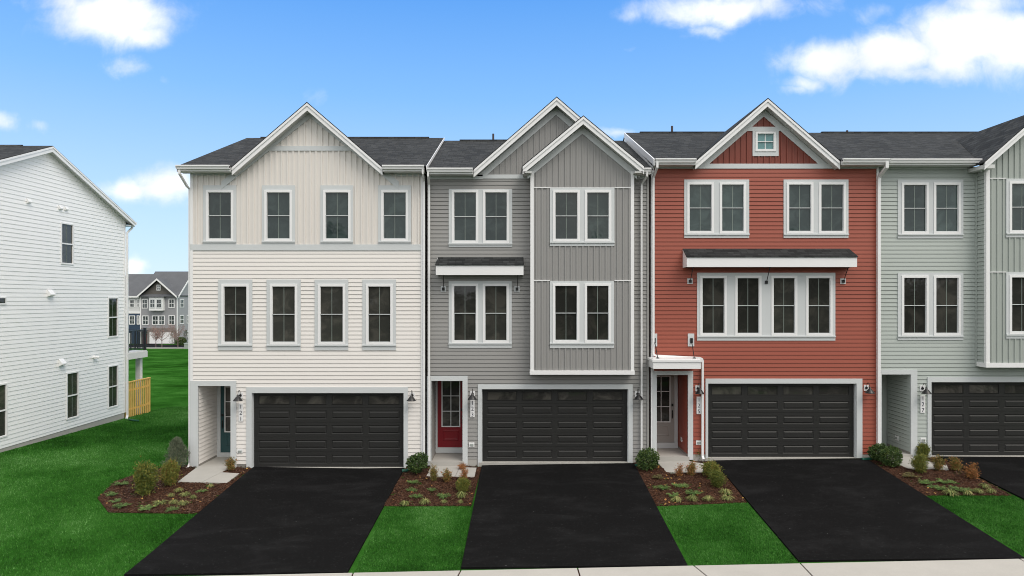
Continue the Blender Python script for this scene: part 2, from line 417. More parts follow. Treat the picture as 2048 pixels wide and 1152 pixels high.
def battens(mb, pl, u0, u1, zb, zt, holes=(), pitch=.185, w=.048, dep=.026, brk=(), phase=0.0):
    """board and batten: flat sheet plus raised battens; zt callable"""
    T = zt if callable(zt) else (lambda u: zt)
    us = sorted(set([u0, u1] + [q for q in brk if u0 < q < u1] + [q for h in holes for q in h[:2] if u0 < q < u1]))
    for a, c in zip(us, us[1:]):
        mid = (a+c)/2
        hs = [(h[2], h[3]) for h in holes if h[0] < mid < h[1]]
        top = max(T(a), T(c))
        for s0, s1 in cut(zb, top, hs):
            p = [pl.p(a, s0), pl.p(c, s0), pl.p(c, min(s1, T(c))), pl.p(a, min(s1, T(a)))]
            if min(s1, T(c)) <= s0+1e-4: p = [p[0], p[1], p[3]]
            elif min(s1, T(a)) <= s0+1e-4: p = [p[0], p[1], p[2]]
            mb.face(p)
    u = u0 + phase + pitch*.5
    while u+w < u1:
        a, c = u, u+w; top = min(T(a), T(c))
        hs = [(h[2], h[3]) for h in holes if h[0] < (a+c)/2 < h[1]]
        for s0, s1 in cut(zb, top, hs):
            if s1-s0 < .01: continue
            q = lambda uu, zz, nn: pl.p(uu, zz, nn)
            mb.face([q(a, s0, dep), q(c, s0, dep), q(c, s1, dep), q(a, s1, dep)])
            mb.face([q(a, s0, 0), q(a, s0, dep), q(a, s1, dep), q(a, s1, 0)])
            mb.face([q(c, s0, dep), q(c, s0, 0), q(c, s1, 0), q(c, s1, dep)])
        u += pitch
def pbox(mb, pl, u0, u1, z0, z1, n0, n1):
    """box on a wall plane"""
    k = len(mb.v)
    c = [pl.p(u0, z0, n0), pl.p(u1, z0, n0), pl.p(u1, z0, n1), pl.p(u0, z0, n1), pl.p(u0, z1, n0), pl.p(u1, z1, n0), pl.p(u1, z1, n1), pl.p(u0, z1, n1)]
    mb.v += c
    mb.f += [(k,k+3,k+2,k+1),(k+4,k+5,k+6,k+7),(k,k+1,k+5,k+4),(k+1,k+2,k+6,k+5),(k+2,k+3,k+7,k+6),(k+3,k,k+4,k+7)]
def pring(mb, pl, u0, u1, z0, z1, t, n0, n1):
    """rectangular frame of width t"""
    pbox(mb, pl, u0, u0+t, z0, z1, n0, n1); pbox(mb, pl, u1-t, u1, z0, z1, n0, n1)
    pbox(mb, pl, u0+t, u1-t, z1-t, z1, n0, n1); pbox(mb, pl, u0+t, u1-t, z0, z0+t, n0, n1)

def window(root, pl, u0, u1, z0, z1, glass='glass', fr=.075, cross=False, grille=True, n=.055, rail=.011):
    """double-hung unit: white frame, meeting rail, glass, thin vertical grille"""
    f = MB(); pring(f, pl, u0, u1, z0, z1, fr, -.06, n)
    w = u1-u0; zm = (z0+z1)/2
    pring(f, pl, u0+fr, u1-fr, zm-.004, z1-fr, .008, -.02, .018)          # upper sash
    o = f.build('window', 'white', root)
    s = MB(); pring(s, pl, u0+fr+.001, u1-fr-.001, z0+fr+.001, zm+.008, .014, -.03, .011)
    pbox(s, pl, u0+fr+.001, u1-fr-.001, zm-rail, zm+rail, .0115, .026)
    s.build('sash', 'white' if cross or rail > .02 else 'trim', o)
    g = MB(); g.face([pl.p(u0+fr*.9, z0+fr*.9, -.012), pl.p(u1-fr*.9, z0+fr*.9, -.012), pl.p(u1-fr*.9, z1-fr*.9, -.012), pl.p(u0+fr*.9, z1-fr*.9, -.012)])
    g.build('pane', glass, o, normals=False)
    if grille:
        q = MB(); um = (u0+u1)/2; gw = .013 if cross else .008
        pbox(q, pl, um-gw, um+gw, z0+fr, z1-fr, -.0115, -.004); q.build('grille', 'white' if cross else 'muntin', o)
    return o
def trimmed(root, pl, box, wins, mat='trim', glass='glass', apron=True, sill_z=None, n=.035):
    """shared flat casing behind one or more windows; returns hole for the siding"""
    u0, u1, z0, z1 = box
    t = MB()
    segs = cut(u0, u1, [(w[0], w[1]) for w in wins])
    wz0 = wins[0][2]; wz1 = wins[0][3]
    pbox(t, pl, u0, u1, wz1, z1, -.04, n); pbox(t, pl, u0, u1, z0, wz0, -.04, n)
    for a, c in segs: pbox(t, pl, a, c, wz0, wz1, -.04, n)
    t.build('window_casing', mat, root)
    s = MB(); pbox(s, pl, u0-.005, u1+.005, wz0-.05, wz0-.004, n+.0005, n+.035); s.build('window_sill', mat, root)
    for w in wins: window(root, pl, *w, glass=glass)
    return (u0+.01, u1-.01, z0+.01, z1-.01)

def chevron(mb, xc, za, hw, sl, tv, y0, y1, ztrim=None):
    """inverted V of vertical thickness tv"""
    zb = za-sl*hw
    o = [(xc-hw, zb), (xc, za), (xc+hw, zb)]; i = [(xc-hw, zb-tv), (xc, za-tv), (xc+hw, zb-tv)]
    k = len(mb.v)
    for y in (y0, y1): mb.v += [(x, y, z) for x, z in o] + [(x, y, z) for x, z in i]
    # 0-2 outer front, 3-5 inner front, 6-8 outer back, 9-11 inner back
    mb.f += [(k,k+1,k+4,k+3),(k+1,k+2,k+5,k+4),(k+6,k+9,k+10,k+7),(k+7,k+10,k+11,k+8),
             (k,k+6,k+7,k+1),(k+1,k+7,k+8,k+2),(k+3,k+4,k+10,k+9),(k+4,k+5,k+11,k+10),(k,k+3,k+9,k+6),(k+2,k+8,k+11,k+5)]

def clipped_frieze(root, xc, za, sl, tv, zc, y0, y1):
    m = MB()
    for s_ in (-1, 1):
        m.prism_y([(xc, za), (xc, za-tv), (xc+s_*(za-tv-zc)/sl, zc), (xc+s_*(za-zc)/sl, zc)], y0+(.0004 if s_ > 0 else 0), y1)
    return m.build('rake_frieze', 'trim', root)
def gutter(root, x0, x1, ztop, yb, name='gutter', dep=.12, h=.125):
    g = MB()
    prof = [(yb, ztop), (yb, ztop-h), (yb-dep*.62, ztop-h), (yb-dep*.72, ztop-h*.62), (yb-dep*.9, ztop-h*.36), (yb-dep, ztop-h*.30), (yb-dep, ztop), (yb-dep+.015, ztop), (yb-dep+.015, ztop-h*.24), (yb-.015, ztop-h*.24), (yb-.015, ztop)]
    g.prism_x(prof, x0, x1)
    g.box(x0, x0+.006, yb-dep-.002, yb, ztop-h*.7, ztop+.003); g.box(x1-.006, x1, yb-dep-.002, yb, ztop-h*.7, ztop+.003)
    return g.build(name, 'white', root)
def downspout(root, pts, w=.045, mat='white'):
    d = MB(); d.tube(pts, w*1.2, 4, flat=1); return d.build('downspout', mat, root)

def garage_door(root, pl, u0, u1, z0, z1, mat='garage', n=-.13):
    """five sections, four columns of recessed-and-raised panels, glass in the top section"""
    H = z1-z0; Wd = u1-u0; hs = H/5; cw = Wd/4
    d = MB(); gl = MB()
    mx = .055; ex = .155
    us = []
    for c in range(4):
        a = u0 + ex*.9 + c*(Wd-ex*1.8+.16)/4
        us.append((a, a+(Wd-ex*1.8+.16)/4-.16))
    for r in range(5):
        za = z0+r*hs+.004; zb = z0+(r+1)*hs-.004
        pa, pb = za+.10, zb-.10
        if r == 4: pa, pb = za+.085, zb-.075
        # flat field around the panels
        cutu = u0
        for (a, c) in us:
            d.face([pl.p(cutu, za, n), pl.p(a, za, n), pl.p(a, zb, n), pl.p(cutu, zb, n)])
            d.face([pl.p(a, za, n), pl.p(c, za, n), pl.p(c, pa, n), pl.p(a, pa, n)])
            d.face([pl.p(a, pb, n), pl.p(c, pb, n), pl.p(c, zb, n), pl.p(a, zb, n)])
            cutu = c
            rings = [(0, 0), (.016, -.014), (.034, -.014), (.062, .004)] if r < 4 else [(0, 0), (.02, .012), (.03, -.012)]
            for (i0, d0), (i1, d1) in zip(rings, rings[1:]):
                A = [(a+i0, pa+i0), (c-i0, pa+i0), (c-i0, pb-i0), (a+i0, pb-i0)]
                B = [(a+i1, pa+i1), (c-i1, pa+i1), (c-i1, pb-i1), (a+i1, pb-i1)]
                for q in range(4):
                    w = (q+1) % 4
                    d.face([pl.p(*A[q], n+d0), pl.p(*A[w], n+d0), pl.p(*B[w], n+d1), pl.p(*B[q], n+d1)])
            i, dd = rings[-1]
            P4 = [pl.p(a+i, pa+i, n+dd), pl.p(c-i, pa+i, n+dd), pl.p(c-i, pb-i, n+dd), pl.p(a+i, pb-i, n+dd)]
            if r < 4: d.face(P4)
            else: gl.face(P4)
        d.face([pl.p(cutu, za, n), pl.p(u1, za, n), pl.p(u1, zb, n), pl.p(cutu, zb, n)])
        # section joint
        d.face([pl.p(u0, zb, n), pl.p(u1, zb, n), pl.p(u1, zb+.004, n-.012), pl.p(u0, zb+.004, n-.012)])
        d.face([pl.p(u0, zb+.004, n-.012), pl.p(u1, zb+.004, n-.012), pl.p(u1, zb+.008, n), pl.p(u0, zb+.008, n)])
    o = d.build('garage_door', mat, root, normals=False)
    k = MB(); pbox(k, pl, u0, u1, z0-.02, z0+.006, n-.02, n+.018); k.build('bottom_seal', 'black', o)
    # each light of the top section
    for q in range(4):
        g = MB(); f = gl.f[q]; g.face([gl.v[i] for i in f]); g.build('pane', 'garage_glass', o, normals=False)
    return o

def wall_lamp(root, pl, u, z):
    """gooseneck barn lamp"""
    p = MB(); pbox(p, pl, u-.075, u+.075, z-.02, z+.17, .0, .03)
    o = p.build('wall_lamp', 'white', root)
    c = MB()
    pc = pl.p(u, z+.075, .03); c.tube([pl.p(u, z+.075, .028), pl.p(u, z+.075, .055)], .042, 14); c.build('mounting_plate', 'black', o)
    arm = MB(); pts = []
    for k in range(11):
        a = math.pi*k/10
        pts.append(pl.p(u, z+.10+.155*math.sin(a), .05+.10*(1-math.cos(a))))
    arm.tube(pts, .009, 6); o2 = arm.build('arm', 'black', o, smooth=True)
    q = pl.p(u, 0, .25)
    s = MB(); zt = z+.10
    s.lathe([(.004, zt+.03), (.028, zt+.028), (.032, zt-.02), (.045, zt-.035), (.075, zt-.06), (.135, zt-.145), (.15, zt-.165), (.148, zt-.168), (.13, zt-.148), (.07, zt-.065), (.02, zt-.04)], q[0], q[1], 22)
    s.build('lamp_shade', 'black', o, smooth=True)
    b2 = MB(); b2.lathe([(.001, zt-.19), (.03, zt-.185), (.042, zt-.165), (.038, zt-.10), (.02, zt-.06), (.001, zt-.06)], q[0], q[1], 14); b2.build('bulb', 'bulb', o, smooth=True)
    return o
def digit_mesh(ch, size):
    cu = bpy.data.curves.new('digit', 'FONT'); cu.body = ch; cu.size = size; cu.extrude = .003; cu.offset = -.0012
    cu.align_x = 'CENTER'
    ob = bpy.data.objects.new('digit_tmp', cu); col.objects.link(ob)
    bpy.context.view_layer.update()
    dg = bpy.context.evaluated_depsgraph_get()
    me = bpy.data.meshes.new_from_object(ob.evaluated_get(dg)); bpy.data.objects.remove(ob)
    return me
DIG = {}
def plaque(root, u0, u1, z0, z1, y, text):
    p = MB(); p.box(u0, u1, y-.03, y+.0, z0, z1); o = p.build('house_number_plaque', 'white', root)
    tag(o, 'white plaque with the numbers %s reading downwards' % ' '.join(text))
    h = (z1-z0); base = BASE[root.name]
    for i, ch in enumerate(text):
        if ch not in DIG:
            DIG[ch] = digit_mesh(ch, h*.315); DIG[ch].materials.append(M['number'])
        d = bpy.data.objects.new('number', DIG[ch]); col.objects.link(d); d.parent = o
        zc = z1 - h*(.5+i)/3 - h*.115
        d.location = ((u0+u1)/2-base.x, y-.034-base.y, zc-base.z); d.rotation_euler = (R(90), 0, 0)
    return o
def outlet(root, pl, u, z, s=.07):
    p = MB(); pbox(p, pl, u-s*1.25, u+s*1.25, z-s, z+s, 0, .028); o = p.build('outlet_box', 'white', root)
    q = MB(); pbox(q, pl, u-s*.8, u+s*.8, z-s*.6, z+s*.35, .0285, .045); q.build('outlet_cover', 'utility', o)
def front_door(root, u0, u1, z0, z1, y, mat, handle_right=True, n_rows=3):
    """half-light panel door in white frame, threshold below"""
    pl = FRONT(y)
    c = MB(); pbox(c, pl, u0-.11, u0, z0-.03, z1+.10, -.05, .03); pbox(c, pl, u1, u1+.11, z0-.03, z1+.10, -.05, .03); pbox(c, pl, u0, u1, z1, z1+.10, -.05, .03)
    c.build('door_frame', 'trim', root)
    th = MB(); pbox(th, pl, u0-.11, u1+.11, z0-.21, z0-.031, -.05, .06); th.build('threshold', 'trim', root)
    d = MB(); g0, g1 = u0+.15, u1-.15; gz0 = z0+.68; gz1 = z1-.15
    pbox(d, pl, u0, g0, z0-.03, z1, -.05, 0); pbox(d, pl, g1, u1, z0-.03, z1, -.05, 0)
    pbox(d, pl, g0, g1, z0-.03, gz0, -.05, 0); pbox(d, pl, g0, g1, gz1, z1, -.05, 0)
    a, b2, e, f = g0+.03, g1-.03, z0+.20, gz0-.12
    rg = [(0, 0), (.02, .014), (.045, .014), (.065, .004)]
    for (i0, d0), (i1, d1) in zip(rg, rg[1:]):
        A = [(a+i0, e+i0), (b2-i0, e+i0), (b2-i0, f-i0), (a+i0, f-i0)]; B = [(a+i1, e+i1), (b2-i1, e+i1), (b2-i1, f-i1), (a+i1, f-i1)]
        for q in range(4):
            w = (q+1) % 4; d.face([pl.p(*A[q], d0+.001), pl.p(*A[w], d0+.001), pl.p(*B[w], d1+.001), pl.p(*B[q], d1+.001)])
    i = .065; d.face([pl.p(a+i, e+i, .005), pl.p(b2-i, e+i, .005), pl.p(b2-i, f-i, .005), pl.p(a+i, f-i, .005)])
    o = d.build('front_door', mat, root)
    w = MB(); pring(w, pl, g0-.015, g1+.015, gz0-.015, gz1+.015, .035, .0005, .02)
    um = (g0+g1)/2; pbox(w, pl, um-.011, um+.011, gz0+.02, gz1-.02, -.012, .012)
    for k in range(1, n_rows):
        zz = gz0+(gz1-gz0)*k/n_rows
        pbox(w, pl, g0+.02, um-.011, zz-.011, zz+.011, -.012, .012); pbox(w, pl, um+.011, g1-.02, zz-.011, zz+.011, -.012, .012)
    w.build('door_glazing_bars', 'white', o)
    g = MB(); g.face([pl.p(g0, gz0, -.015), pl.p(g1, gz0, -.015), pl.p(g1, gz1, -.015), pl.p(g0, gz1, -.015)]); g.build('pane', 'garage_glass', o, normals=False)
    hu = u1-.07 if handle_right else u0+.07
    h = MB(); pbox(h, pl, hu-.03, hu+.03, z0+1.22, z0+1.31, .001, .04); pbox(h, pl, hu-.02, hu+.02, z0+.80, z0+1.08, .001, .02)
    h.tube([pl.p(hu, z0+.84, .01), pl.p(hu, z0+.86, .06), pl.p(hu, z0+1.0, .06), pl.p(hu, z0+1.02, .01)], .011, 8); h.build('handle', 'black', o)
    return o
# ------------------------------------------------------------------ ground
YC = -7.4                                    # kerb line
def gh(x, y):
    """height of the land"""
    base = .085 + .021*max(-5.0, min(x, 12.5))
    if x < -5: base += min(.12, .010*(-5-x)) * 1.0
    if x < -5 and y < -1:
        k = min(1, (-1-y)/5.5); base = base*(1-k) + (.085+.021*max(x, -22))*k
    if y <= 0: return base + .064*max(y, YC) + .012*min(0, y-YC)
    z = base - .018*min(y, 10)
    if y > 10: z -= .0345*(min(y, 93)-10)
    if y > 93: z -= .040*(min(y, 128)-93)
    return z
def G(px, py):
    """the land point seen at a photo pixel (measured once, from the photo's own camera)"""
    h = 0
    for _ in range(25):
        d = F*(CZ-h)/(py-HY); x = (px-CX)*d/F; h = gh(x, d-D0)
    return (x, d-D0)
def drape(name, poly, off, mat, step=.5, thick=.03, rough=0, seed=1, kind='structure', edge=0, bump=None):
    """polygon laid on the land as a thin sheet with an edge"""
    rnd = random.Random(seed)
    if edge:
        q = []
        for i, (a, b) in enumerate(zip(poly, poly[1:]+poly[:1])):
            L = math.dist(a, b); n = max(1, int(L/.12))
            for k in range(n):
                f = k/n; jit = rnd.uniform(-edge, edge) if 0 < k else 0
                X_ = a[0]+(b[0]-a[0])*f; Y_ = a[1]+(b[1]-a[1])*f
            wv = (math.sin(Y_*2.1+seed*1.7)*.018+math.sin(Y_*5.3+seed)*.010)*min(1, 4*f, 4*(1-f)) if abs(a[1]-b[1]) > 1 else 0
            q.append((X_+jit+wv, Y_+rnd.uniform(-edge, edge)*(k > 0)))
        poly = q
    bm = bmesh.new()
    vs = [bm.verts.new((x, y, 0)) for x, y in poly]
    tri = tessellate_polygon([[Vector((x, y, 0)) for x, y in poly]])
    for t3 in tri:
        try: bm.faces.new([vs[i] for i in t3])
        except ValueError: pass
    bmesh.ops.recalc_face_normals(bm, faces=bm.faces)
    xs = [p[0] for p in poly]; ys = [p[1] for p in poly]
    for ax, lo, hi in ((0, min(xs), max(xs)), (1, min(ys), max(ys))):
        k = math.floor(lo/step)+1
        while k*step < hi:
            c = [0, 0, 0]; c[ax] = k*step; nn = [0, 0, 0]; nn[ax] = 1
            bmesh.ops.bisect_plane(bm, geom=bm.verts[:]+bm.edges[:]+bm.faces[:], plane_co=c, plane_no=nn, dist=1e-5); k += 1
    be = set(v for e in bm.edges if len(e.link_faces) == 1 for v in e.verts)
    for v in bm.verts:
        z = gh(v.co.x, v.co.y)+off
        if bump and v not in be: z += bump(v.co.x, v.co.y, rnd)
        v.co.z = z
    ed = [e for e in bm.edges if len(e.link_faces) == 1]
    r = bmesh.ops.extrude_edge_only(bm, edges=ed)
    for g in r['geom']:
        if isinstance(g, bmesh.types.BMVert): g.co.z -= thick+off
    for f in bm.faces:
        f.normal_update()
        if f.normal.z < -.3: f.normal_flip()
    me = bpy.data.meshes.new(name); bm.to_mesh(me); bm.free(); me.materials.append(M[mat])
    o = bpy.data.objects.new(name, me); col.objects.link(o); tag(o, kind=kind)
    return o
# land sheet
xs = sorted(set([-3000, -1200, -600, -300, -180, -120, -90, -70, -50, -38, -30, -25] + [round(-22+.5*k, 2) for k in range(90)] + [26, 32, 45, 70, 120, 200, 400, 900, 3000]))
ys = sorted(set([-900, -300, -120, -70, -50, -40, -30, -25] + [round(-20+.5*k, 2) for k in range(75)] + [0.0, 10.0, YC] + [18+2.5*k for k in range(45)] + [93, 128, 135, 160, 220, 400, 900, 3000]))
v = [(x, y, gh(x, y)) for y in ys for x in xs]; nx = len(xs)
f = [(j*nx+i, j*nx+i+1, (j+1)*nx+i+1, (j+1)*nx+i) for j in range(len(ys)-1) for i in range(nx-1)]
me = bpy.data.meshes.new('ground'); me.from_pydata(v, [], f); me.materials.append(M['lawn'])
go = bpy.data.objects.new('ground', me); col.objects.link(go); tag(go, kind='structure')

yt = -.03
drives = []
def drive(x0t, x1t, x0b, x1b, seed):
    p = [(x0b, YC), (x1b, YC), (x1t, yt), (x0t, yt)]
    drives.append(p); drape('driveway', p, .046, 'asphalt', .7, .05, seed=seed, edge=.012)
drive(-8.50, -3.46, -8.46, -3.44, 1)
drive(-1.10, 3.95, -1.11, 3.92, 2)
drive(6.42, 11.42, 6.25, 11.25, 3)
drive(13.75, 18.75, 13.62, 18.6, 4)
# kerb walk: slabs separated by narrow joints
def at_line(px, py): return G(px, py)[0]
js = [(-22, -22), (-14.5, -14.5), (-8.5, -8.6), (-3.44, -3.33), (-1.11, -1.33), (1.42, 1.46), (3.94, 4.28), (6.25, 6.19), (11.0, 10.9), (13.65, 13.7), (18.7, 18.7), (26, 26)]
for (a, a2), (b_, b2_) in zip(js, js[1:]):
    g_ = .012 if a2 in (-14.5, 1.42, 11.0) else .017
    drape('sidewalk', [(a2+g_, YC-1.5), (b2_-g_, YC-1.5), (b_-g_, YC-.008), (a+g_, YC-.008)], .03, 'sidewalk', .6, .05, seed=3)
drape('sidewalk_base', [(-22, YC-1.5), (26, YC-1.5), (26, YC-.01), (-22, YC-.01)], .008, 'mulch', 2, .02)
drape('street', [(-60, YC-1.51), (-60, -32), (60, -32), (60, YC-1.51)], .006, 'asphalt', 6, .02)

# walks to the doors
walks = []
def walk(pix, joint=None, seed=0, poly=None):
    p = poly or [G(*q) for q in pix]; walks.append(p)
    return drape('walkway', p, .040, 'concrete', .4, .06, seed=seed)
W1 = [(-10.17, -.0), G(356, 966), G(404, 967.2), G(430, 945.5)]
walk(None, poly=[(-10.19, 0), G(356, 966), G(403, 967), (G(443, 947)[0], G(443, 947)[1]), (-9.12, -.05), (-9.12, 0)])
walk(None, poly=[G(404.2, 967), G(454, 968), G(479, 949), (G(443.8, 947)[0], G(443.8, 947)[1])])
walk(None, poly=[(-2.63, 0), G(853, 954.5), G(910, 955.3), G(919, 936.6), (-1.63, 0)])
walk(None, poly=[G(910.8, 955.3), G(949.0, 956), G(953, 937.7), G(919.8, 936.6)])
walk(None, poly=[(4.70, 0), G(1333, 946.7), G(1403.4, 946.7), G(1414, 930), G(1384, 926), (5.72, 0)])
walk(None, poly=[(11.97, 0), G(1768, 921), G(1816.6, 939), G(1897, 941.7), G(1893, 932), G(1850, 924), (12.95, 0)])

beds = []
def bmp(x, y, r): return r.uniform(-.014, .018) + .018*math.sin(x*5)*math.cos(y*4)
def bed(pts, seed):
    beds.append(pts)
    drape('mulch_bed', pts, .022, 'mulch', .07, .05, seed=seed, edge=.02, bump=bmp)
bed([G(193, 1000), G(220, 1028), G(388, 1028), (-8.36, G(0, 1026)[1]), (-8.36, -.02), (-9.14, -.01), G(443, 947.4), G(480, 950), G(455, 969), G(356, 967), (-10.25, .0), (-10.5, .3), G(335, 932), G(290, 944), G(225, 966)], 1)
yb2 = G(860, 1014)[1]
bed([(-3.58, yb2), (-.98, yb2), (-.98, -.02), (-1.60, -.02), G(925, 937), G(952, 939), G(948, 957), G(853, 955.5), (-2.66, -.02), (-3.58, -.02)], 2)
y3a, y3b = G(1317, 1016)[1], G(1487, 1005)[1]
bed([(3.80, y3a), (6.48, y3b), (6.54, -.02), (5.75, -.02), G(1386, 927), G(1415, 931), G(1405, 948), G(1333, 948), (4.62, -.02), (3.82, -.02)], 3)
y4a, y4b = G(1855, 994)[1], G(2000, 992)[1]
bed([(11.18, y4a), (13.80, y4b), (13.88, -.02), (12.98, -.02), G(1852, 925), G(1895, 933), G(1899, 943), G(1816, 940.5), G(1766, 921), (11.28, -.02)], 4)

def inside(poly, x, y):
    c = np.zeros(x.shape, bool); n = len(poly)
    for i in range(n):
        x0, y0 = poly[i]; x1, y1 = poly[(i+1) % n]
        if y0 == y1: continue
        hit = ((y0 > y) != (y1 > y)) & (x < (x1-x0)*(y-y0)/(y1-y0)+x0); c ^= hit
    return c
GH = np.vectorize(gh)
def scatter_mesh(name, P, hgt, wid, lean, mat, rng, flat=False):
    """one little blade (triangle) or chip (quad) per point"""
    n = len(P); th = rng.uniform(0, 2*np.pi, n)
    e = np.stack([np.cos(th), np.sin(th), np.zeros(n)], 1)*wid[:, None]*.5
    if not flat:
        lt = rng.uniform(0, 2*np.pi, n)
        tip = P + np.stack([np.cos(lt)*lean*hgt, np.sin(lt)*lean*hgt, hgt], 1)
        V = np.concatenate([P-e, P+e, tip], 1).reshape(-1, 3); k = 3
    else:
        t2 = np.stack([-np.sin(th), np.cos(th), rng.uniform(-.5, .5, n)], 1)*hgt[:, None]
        e[:, 2] += rng.uniform(-.3, .3, n)*wid
        V = np.concatenate([P-e-t2, P+e-t2, P+e+t2, P-e+t2], 1).reshape(-1, 3); k = 4
    me = bpy.data.meshes.new(name); me.vertices.add(len(V)); me.vertices.foreach_set('co', V.astype(np.float32).ravel())
    me.loops.add(n*k); me.loops.foreach_set('vertex_index', np.arange(n*k, dtype=np.int32))
    me.polygons.add(n); me.polygons.foreach_set('loop_start', np.arange(0, n*k, k, dtype=np.int32))
    me.update(calc_edges=True); me.validate(); me.materials.append(M[mat])
    o = bpy.data.objects.new(name, me); col.objects.link(o); return o
rng = np.random.default_rng(5)
solid = drives + walks + beds
def grass(name, x0, x1, y0, y1, dens, hgt, lab):
    n = int((x1-x0)*(y1-y0)*dens); x = rng.uniform(x0, x1, n); y = rng.uniform(y0, y1, n)
    ok = np.ones(n, bool)
    for p in solid: ok &= ~inside(p, x, y)
    ok &= (y > YC+.01) & ~((x < -18.05) & (y < 9.75)) & ~((x > -10.45) & (y > -.05)) & (np.abs((x)*1.0) < (y+D0)*.80+.3)
    x, y = x[ok], y[ok]; P = np.stack([x, y, GH(x, y)-.004], 1); n = len(x)
    h = rng.uniform(.55, 1.25, n)*hgt
    o = scatter_mesh(name, P, h, rng.uniform(.010, .020, n)*(hgt/.04)**.8, rng.uniform(.1, .8, n), 'blade', rng)
    tag(o, lab, 'grass', kind='stuff')
grass('lawn_grass', -3.6, 6.5, YC, -3.2, 2600, .040, 'short bright green grass strips between the driveways')
grass('lawn_grass', 11.2, 13.8, YC, -2.9, 2600, .040, 'short bright green grass strip right of the third driveway')
grass('lawn_grass', -18.1, -8.4, YC, 1.0, 1100, .045, 'short green lawn left of the first driveway')
grass('lawn_grass', -18.2, -10.4, 1.0, 14, 420, .055, 'short green lawn running between the two houses')
# mulch chips and fallen leaves
for i, b_ in enumerate(beds):
    a = np.array(b_); n = 6500 if i == 0 else 3800
    x = rng.uniform(a[:, 0].min(), a[:, 0].max(), n); y = rng.uniform(a[:, 1].min(), a[:, 1].max(), n)
    ok = inside(b_, x, y)
    for p in walks+drives: ok &= ~inside(p, x, y)
    x, y = x[ok], y[ok]; n = len(x)
    P = np.stack([x, y, GH(x, y)+.034+rng.uniform(-.01, .016, n)], 1)
    o = scatter_mesh('mulch_chips', P, rng.uniform(.012, .034, n), rng.uniform(.008, .022, n), None, 'chip', rng, True); tag(o, 'loose reddish brown bark chips in bed %s' % ['left of the cream house', 'between cream and gray houses', 'between gray and red houses', 'between red and sage houses'][i], 'mulch', kind='stuff')
    n = [46, 34, 60, 26][i]; j = rng.integers(0, len(x), n)
    P = np.stack([x[j], y[j], GH(x[j], y[j])+.06], 1)
    o = scatter_mesh('fallen_leaves', P, rng.uniform(.015, .028, n), rng.uniform(.025, .05, n), None, 'leaf_litter', rng, True); tag(o, 'scattered orange fallen leaves on the mulch %s' % ['left of the cream house', 'between cream and gray houses', 'between gray and red houses', 'between red and sage houses'][i], 'leaves', kind='stuff')

# ------------------------------------------------------------------ houses
SL = .395
RIDGE_Y, BACK_Y = 5.3, 10.9
def main_roof(root, x0, x1, ze, notch, zr, name='roof'):
    """front slope with a V notch where the cross gable enters; notch = (xl, xc, xr, zapex)"""
    ye = -.42; sl = (zr-ze)/(RIDGE_Y-ye)
    r = MB(); th = .035; zr2 = zr; yr = RIDGE_Y
    if notch:
        xl, xc, xr, za = notch
        if za < zr:
            ya = ye+(za-ze)/sl
            r.slab([(x0, ye, ze), (xl, ye, ze), (xc, ya, za), (xc, yr, zr), (x0, yr, zr)], th)
            r.slab([(xc, ya, za), (xr, ye, ze), (x1, ye, ze), (x1, yr, zr), (xc, yr, zr)], th)
        else:
            t_ = (zr-ze)/(za-ze)
            r.slab([(x0, ye, ze), (xl, ye, ze), (xl+(xc-xl)*t_, yr, zr), (x0, yr, zr)], th)
            r.slab([(xr, ye, ze), (x1, ye, ze), (x1, yr, zr), (xr+(xc-xr)*t_, yr, zr)], th)
    else: r.slab([(x0, ye, ze), (x1, ye, ze), (x1, yr, zr), (x0, yr, zr)], th)
    zb = zr-sl*(BACK_Y+.4-yr)
    r.slab([(x0, yr+.002, zr), (x1, yr+.002, zr), (x1, BACK_Y+.4, zb), (x0, BACK_Y+.4, zb)], th)
    o = r.build(name, 'roof', root)
    v_ = MB(); v_.prism_x([(yr-.16, zr-.16*sl+.004), (yr-.15, zr+.012), (yr, zr+.045), (yr+.15, zr+.012), (yr+.16, zr-.16*sl+.004)], x0+.6, x1-.6)
    v_.build('ridge_vent', 'roof', o)
    return o, sl
def cross_gable(root, xc, za, hw, sl, y0, yb, name='gable_roof', over=.03, split_r=0):
    zb = za-sl*hw; r = MB(); th = .032; e = over; up = .012
    r.slab([(xc-hw-e, y0-.03, zb-sl*e+up), (xc, y0-.03, za+up), (xc, yb, za+up), (xc-hw-e, yb, zb-sl*e+up)], th)
    r.slab([(xc, y0-.03, za+up), (xc+hw+e, y0-.03, zb-sl*e+up), (xc+hw+e, yb, zb-sl*e+up), (xc, yb, za+up)], th)
    o = r.build(name, 'roof_gable', root)
    # rake boards: broad board plus crown strip
    k = MB(); chevron(k, xc, za-.022, hw, sl, .235, y0, y0+.04); chevron(k, xc, za-.022, hw, sl, .085, y0-.028, y0-.0005)
    k.build('rake_board', 'white', root)
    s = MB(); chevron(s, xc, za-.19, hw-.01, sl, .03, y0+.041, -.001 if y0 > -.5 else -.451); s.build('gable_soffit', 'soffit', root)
    for q in range(int(hw/.11)):       # soffit grooves
        pass
    return o
def shell(root, x0, x1, ztop, zbot, y1=BACK_Y, mat='cream', front_holes=(), left=True, right=True):
    """side and rear walls, plus a backing sheet behind the front cladding"""
    w = MB()
    if left: siding(w, Plane((x0, 0, 0), (0, -1, 0), (-1, 0, 0)), -y1, 0, zbot, ztop)
    else: w.face([(x0, 0, zbot), (x0, y1, zbot), (x0, y1, ztop), (x0, 0, ztop)])
    w.face([(x1, 0, zbot), (x1, y1, zbot), (x1, y1, ztop), (x1, 0, ztop)])
    w.face([(x0, y1, zbot), (x1, y1, zbot), (x1, y1, ztop), (x0, y1, ztop)])
    # gable triangles under the main roof
    return w
